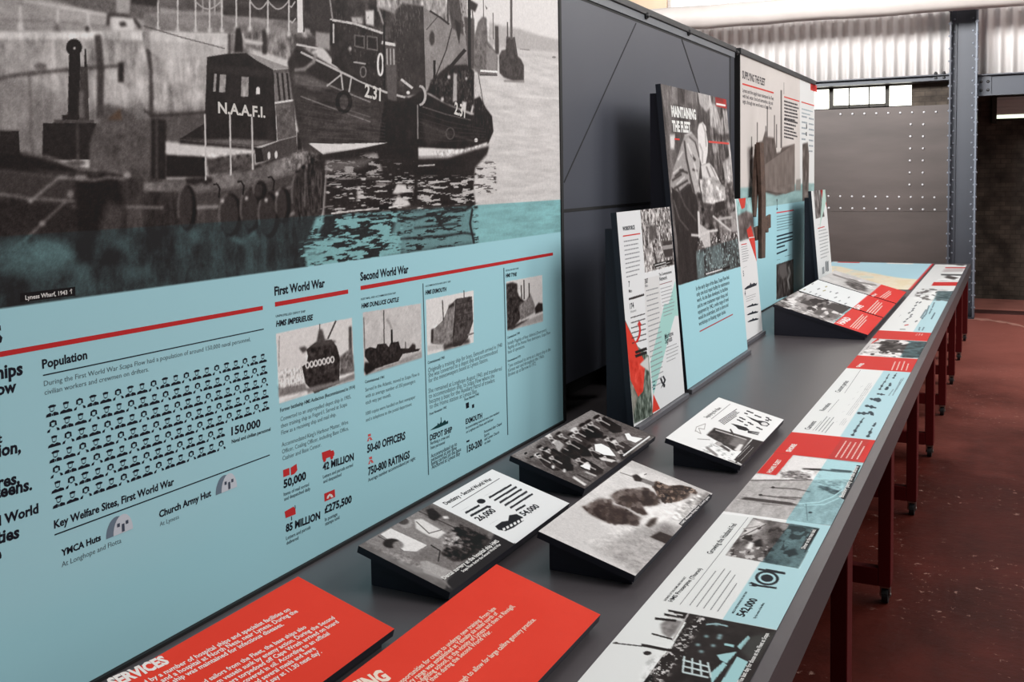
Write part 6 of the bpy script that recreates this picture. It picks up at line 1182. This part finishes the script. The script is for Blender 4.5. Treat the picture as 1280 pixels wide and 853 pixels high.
def paint_map(p):
    e = crop(1050, 310, 7.106); p.img[:] = (186, 224, 238)
    land = e((-200, 155), (0, 165), (100, 190), (250, 215), (420, 250), (560, 270), (700, 280), (860, 270), (860, 420), (-300, 500)); p.poly(land, (244, 232, 208), 1); q = p.uvs(land)
    full = p.mask(q); n = vnoise(p.ny, p.nx, .10 * p.res, .22 * p.res, 210, 5); a = (np.clip((n - .52) * 8, 0, 1) * .5)[..., None]; msk = np.zeros((p.ny, p.nx)); msk[full[0]] = full[1]; a = a * msk[..., None]; p.img = p.img * (1 - a) + np.array((236, 216, 176.)) * a
    a = (np.clip((.42 - n) * 9, 0, 1) * .5)[..., None] * msk[..., None]; p.img = p.img * (1 - a) + np.array((206, 224, 222.)) * a
    p.fill_uv([(0, 0), (p.w, 0), (p.w, .022), (0, .022)], (206, 44, 48))
    y = p.w
    for u0, u1, c in ((.06, .28, (210, 60, 56)), (.55, .80, (238, 238, 236)), (.02, .05, (236, 236, 236))):
        p.fill_uv([(y - .10, p.h * (1 - u1)), (y, p.h * (1 - u1)), (y, p.h * (1 - u0)), (y - .10, p.h * (1 - u0))], c)
# ================================================================== display wall
# ---- big blue panel
YA0, YA1, ZA0, ZA1 = 0.80, at((701.0, 300), 0, XA)[1], 0.678, 2.31
pa = thing('wall_display', (XA, YA0, ZT), 'large blue wall panel with a harbour photograph of a dark supply boat', 'display panel', None)
MB().box((XA - 0.03, YA0, ZT + 0.001), (XA - 0.0003, YA1 + 0.022, ZA1)).build('board', M_black, pa)
tr = MB().box((XA - 0.002, YA1 + 0.001, ZT + 0.001), (XA + 0.004, YA1 + 0.022, ZA1)); tr.box((XA - 0.001, YA0, ZT + 0.001), (XA + 0.008, YA1, ZA0 - 0.0005)); tr.build('edge_trim', M_groove, pa)
PA = Print((XA, YA0, ZA0), EY, EZ, YA1 - YA0, ZA1 - ZA0, 520, BLUE)
paint_panel_a(PA)
PA.build(pa)
# ---- grey steel infill bay
XR = -1.49
gb = thing('steel_infill_bay', (XR, 3.39, ZT), 'dark grey sheet steel bay with seams, between the two printed wall panels', 'panel')
y0, y1 = YA1 + 0.024, at((921, 70), 0, XA)[1] - 0.002
yg1 = at((912.3, 75), 0, XR)[1]; zg = at((796, 27.5), 0, XR)[2]; zsb = at((711, 479), 0, XR)[2]
MB().box((XR - 0.02, y0, zsb), (XR, y1, zg)).build('sheet', M_panelgrey, gb)
MB().box((XR - 0.03, y0, zg + 0.012), (XR + 0.004, y1, zg + 0.044)).build('top_rail', M_railgrey, gb)
MB().box((XR - 0.05, y0, zg + 0.0445), (XR + 0.012, y1, zg + 0.074)).build('top_cap', M_cap, gb, bevel=0.003)
gv = MB(); gv.box((XR - 0.02, y0, zg), (XR - 0.001, y1, zg + 0.012)); gv.box((XR - 0.001, yg1 - 0.012, ZT + 0.12), (XR + 0.0012, yg1 + 0.012, zg))
zs_ = at((740, 260.5), 0, XR)[2]; gv.box((XR - 0.001, y0 + 0.02, zs_ - 0.006), (XR + 0.0012, yg1 - 0.012, zs_ + 0.006))
gv.build('shadow_gap', M_groove, gb)
MB().box((XR - 0.02, y1 - 0.09, zsb), (XR + 0.002, y1 - 0.004, zg + 0.01)).build('end_post', M_edge, gb)
for a, b, t in (((795, 29), (705, 228), 0.006), ((852, 49), (876, 122), 0.011)):
    A, B = at(a, 0, XR), at(b, 0, XR); MB().bar(A + EX * .0006, B + EX * .0006, t, 0.0016, np.cross(B - A, EX)).build('seam', M_groove, gb)
for p in ((806, 20), (859, 41), (919.5, 66)):
    A = at(p, 0, XR); kb = MB(); kb.tube(A + EX * .004, A + EX * .012, 0.016, 12); kb.dome(A + EX * .012, EX, 0.012, 0.01); kb.build('bolt', M_cap, gb)
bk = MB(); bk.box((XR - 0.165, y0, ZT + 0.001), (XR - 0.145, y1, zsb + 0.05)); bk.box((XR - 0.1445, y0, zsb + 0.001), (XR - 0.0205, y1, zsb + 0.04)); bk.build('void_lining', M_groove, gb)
# ---- supplying the fleet panel
YC0, YC1, ZC1 = at((924.9, 75), 0, XA)[1], at((1018.2, 110), 0, XA)[1], at((970, 86.5), 0, XA)[2]
pc = thing('wall_display', (XA, YC0, ZT), 'tall wall panel with a ship photograph over pale blue, beyond the grey steel bay', 'display panel')
MB().box((XA - 0.03, YC0 - 0.006, ZT + 0.001), (XA - 0.0003, YC1, ZC1)).build('board', M_black, pc)
MB().box((XA - 0.05, YC0 - 0.02, ZC1), (XA + 0.012, YC1 + 0.003, 2.315)).build('top_cap', M_cap, pc, bevel=0.003)
tr = MB().box((XA - 0.04, YC0 - 0.02, ZT + 0.001), (XA + 0.004, YC0 - 0.006, ZC1)); tr.box((XA - 0.001, YC0, ZT + 0.001), (XA + 0.008, YC1, ZA0 - 0.0005)); tr.build('edge_trim', M_groove, pc)
PC = Print((XA, YC0, ZA0), EY, EZ, YC1 - YC0, ZC1 - ZA0, 230, WHITE)
paint_panel_c(PC)
PC.build(pc)

# ================================================================== leaning boards
def leaning(x0, y0, w, L, lean, zsup, label, painter, res, zb=0.022):
    a = math.radians(lean); up = np.array([-math.sin(a), 0, math.cos(a)]); nrm = np.array([math.cos(a), 0, math.sin(a)])
    A = np.array([x0, y0, ZT + zb]); t = thing('leaning_board', (x0, y0, ZT), label, 'information board')
    tk = 0.022
    MB().prism([A, A + EY * w, A + EY * w - nrm * tk, A - nrm * tk], up * L).build('board', M_edge, t)
    # wedge-shaped support behind, vertical at the back
    zt_ = zsup - (ZT + zb); p_b = A - nrm * (tk + .0005); p_t = p_b + up * (zt_ / math.cos(a)); xb = p_t[0] - 0.032
    z0 = ZT + 0.001
    pts = [(p_b[0] - 0.0, y0 + 0.018, z0), (p_b[0], y0 + 0.018, p_b[2]), (p_t[0], y0 + 0.018, p_t[2]), (xb, y0 + 0.018, p_t[2]), (xb, y0 + 0.018, z0)]
    MB().prism(pts, EY * (w - 0.036)).build('support', M_black, t)
    lg = MB().box((x0 - tk - .02, y0 + 0.012, ZT + 0.0005), (x0 + 0.016, y0 + w + 0.012, ZT + zb - 0.002)); lg.build('ledge', M_ledge, t, bevel=0.002)
    P = Print(A, EY, up, w, L, res, WHITE); painter(P); P.build(t)
    return t
leaning(-1.183, 3.271, 0.60, 0.754, 4.4, 1.387, 'small white leaning board headed WORKFORCE, first of the leaning boards beyond the harbour panel', paint_workforce, 520)
leaning(-1.191, 3.938, 1.03, 1.255, 4.9, 1.908, 'tallest leaning board, photograph of a stooping worker above pale blue', paint_maintaining, 400)
leaning(-1.26, 5.010, 0.597, 0.75, 4.9, 1.387, 'small white leaning board with ship silhouettes and a red stripe, partly behind the tallest board', paint_small, 420)
leaning(-1.26, 7.44, 0.597, 0.75, 4.9, 1.392, 'farthest small leaning board with a red stripe, behind the triple sloping display', paint_far, 300)

# ---- rusted iron cross-piece hung on the far wall panel
XI = -1.44
it = thing('iron_fitting', tuple(at((954, 240), 0, XI)), 'rusty iron fitting with two long bars and a cross plate, hung on the ship panel', 'iron fitting')
P = lambda x_, y_, dx=0.0: at((x_, y_), 0, XI) + EX * dx
def slab(pts, t, dx=0.0):
    q = [at((x_, y_), 0, XI + dx + t) for x_, y_ in pts]; return MB().prism(q, -EX * t)
slab([(949.8, 178), (954.6, 178.2), (957.6, 250), (956.8, 322.5), (952.2, 323.5), (952.3, 250)], 0.024, 0.012).build('bar', M_rust, it, bevel=0.003)
slab([(947.2, 180), (950.6, 180), (948.0, 235), (945.6, 271.5), (942.6, 270.5), (944.2, 235)], 0.02, -0.012).build('bar', M_rust, it, bevel=0.003)
slab([(943.3, 285), (957, 279), (957.2, 272), (963.6, 268), (963.8, 284.5), (960.8, 286), (960.9, 290.5), (958.6, 291), (957.4, 287.5), (949.5, 294.5), (948.6, 300), (945.6, 301), (944.8, 296.5)], 0.014, -0.003).build('cross_plate', M_rust, it, bevel=0.002)
tp = MB(); A = at((954.5, 277), 0, XI - .003); tp.tube((XA + .001, A[1], A[2]), (XI - .0035, A[1], A[2]), 0.008, 10); tp.build('peg', M_cap, it)

# ================================================================== sloping desk displays
def desk(x0, y0, w, label, painters, sl=0.241, zb=0.095, zf=0.030, name='sloping_display', face='printed_face', res=620, inset=0.022, groups=None):
    t = thing(name, (x0, y0, ZT), label, 'sloping display', groups)
    hd = math.sqrt(sl ** 2 - (zb - zf) ** 2); up = np.array([-hd, 0, zb - zf]) / sl; nrm = np.cross(EY, up)
    F = np.array([x0 + hd, y0, ZT + zf]); tk = 0.016
    n = len(painters); gap = 0.03; wi = (w - gap * (n - 1)) / n
    for i, (pt, lab) in enumerate(painters):
        o = F + EY * (i * (wi + gap))
        bd = MB().prism([o, o + EY * wi, o + EY * wi - nrm * tk, o - nrm * tk], up * sl).build('board', M_black, t)
        if lab: bd['label'] = lab
        Pn = Print(o, EY, up, wi, sl, res, WHITE); pt(Pn); Pn.build(t)
    k = tk + 0.0006
    a = F - nrm * k + up * 0.012; b = F - nrm * k + up * (sl - inset)
    pts = [(a[0], y0 + inset, ZT + .0005), (a[0], y0 + inset, a[2]), (b[0], y0 + inset, b[2]), (b[0], y0 + inset, ZT + .0005)]
    MB().prism(pts, EY * (w - 2 * inset)).build('support', M_black, t)
    return t
desk(-1.296, 0.955, 0.622, 'red sloping display headed SERVICES, against the big blue panel at the photo\'s bottom edge', [(paint_services, None)])
desk(-0.957, 1.180, 0.622, 'bright red sloping display nearest the timeline strip, bottom of the photo', [(paint_training, None)])
desk(-1.284, 1.770, 0.632, 'sloping display about dentistry, half photograph and half white, under the blue panel', [(paint_dentistry, None)])
desk(-1.294, 2.534, 0.616, 'sloping display with a dark photograph of a seated crowd, at the blue panel\'s far corner', [(paint_group, None)], zb=0.098)
desk(-0.960, 2.014, 0.622, 'sloping display with a photograph of dark smoke rising from the sea', [(paint_explosion, None)])
desk(-0.955, 2.927, 0.618, 'sloping display with knife, fork and spoon drawings on white, nearest the white strip', [(paint_food, None)], zb=0.09)
desk(-1.195, 5.593, 2.103, 'wide sloping display of three printed boards with red ends, far along the table', [(paint_triple_a, 'near board with a dark photograph and a red end'), (paint_triple_b, 'middle white board of small drawings with a red end'), (paint_triple_c, 'far board with a pale photograph and a red end')], sl=0.518, zb=0.174, name='triple_sloping_display', res=260, inset=0.006)

# ================================================================== printed strip along the table edge
XS0, XS1 = -0.684, -0.408
def strip(y0, y1, label, painter, res, x0=XS0, x1=XS1, name='graphic_strip', cat='printed strip', grp='printed strips along the table edge', thick=0.002):
    t = thing(name, (x1, y0, ZT), label, cat, grp)
    MB().box((x0, y0 + .0006, ZT + 0.0003), (x1, y1 - .0006, ZT + thick)).build('backing', M_black, t)
    P = Print((x1, y0 + .0006, ZT + thick), EY, -EX, y1 - y0 - .0012, x1 - x0, res, WHITE); painter(P); P.build(t)
    return t
strip(1.05, 3.207, 'nearest printed strip, showing a crowd on a quay and a beach scene', paint_strip_a, 480)
strip(3.207, 5.66, 'printed strip with a long white infographic between two red bands', paint_strip_b, 380)
strip(5.66, 8.23, 'printed white and blue strip right of the triple sloping display', paint_strip_c, 240)
strip(8.23, 10.40, 'farthest printed strip of small photographs and red bars, right of the map', paint_strip_d, 160)
strip(8.10, 10.45, 'large pale blue and sand coloured map lying on the far end of the table', paint_map, 110, x0=-1.64, x1=-0.70, name='table_map', cat='map', grp=None)
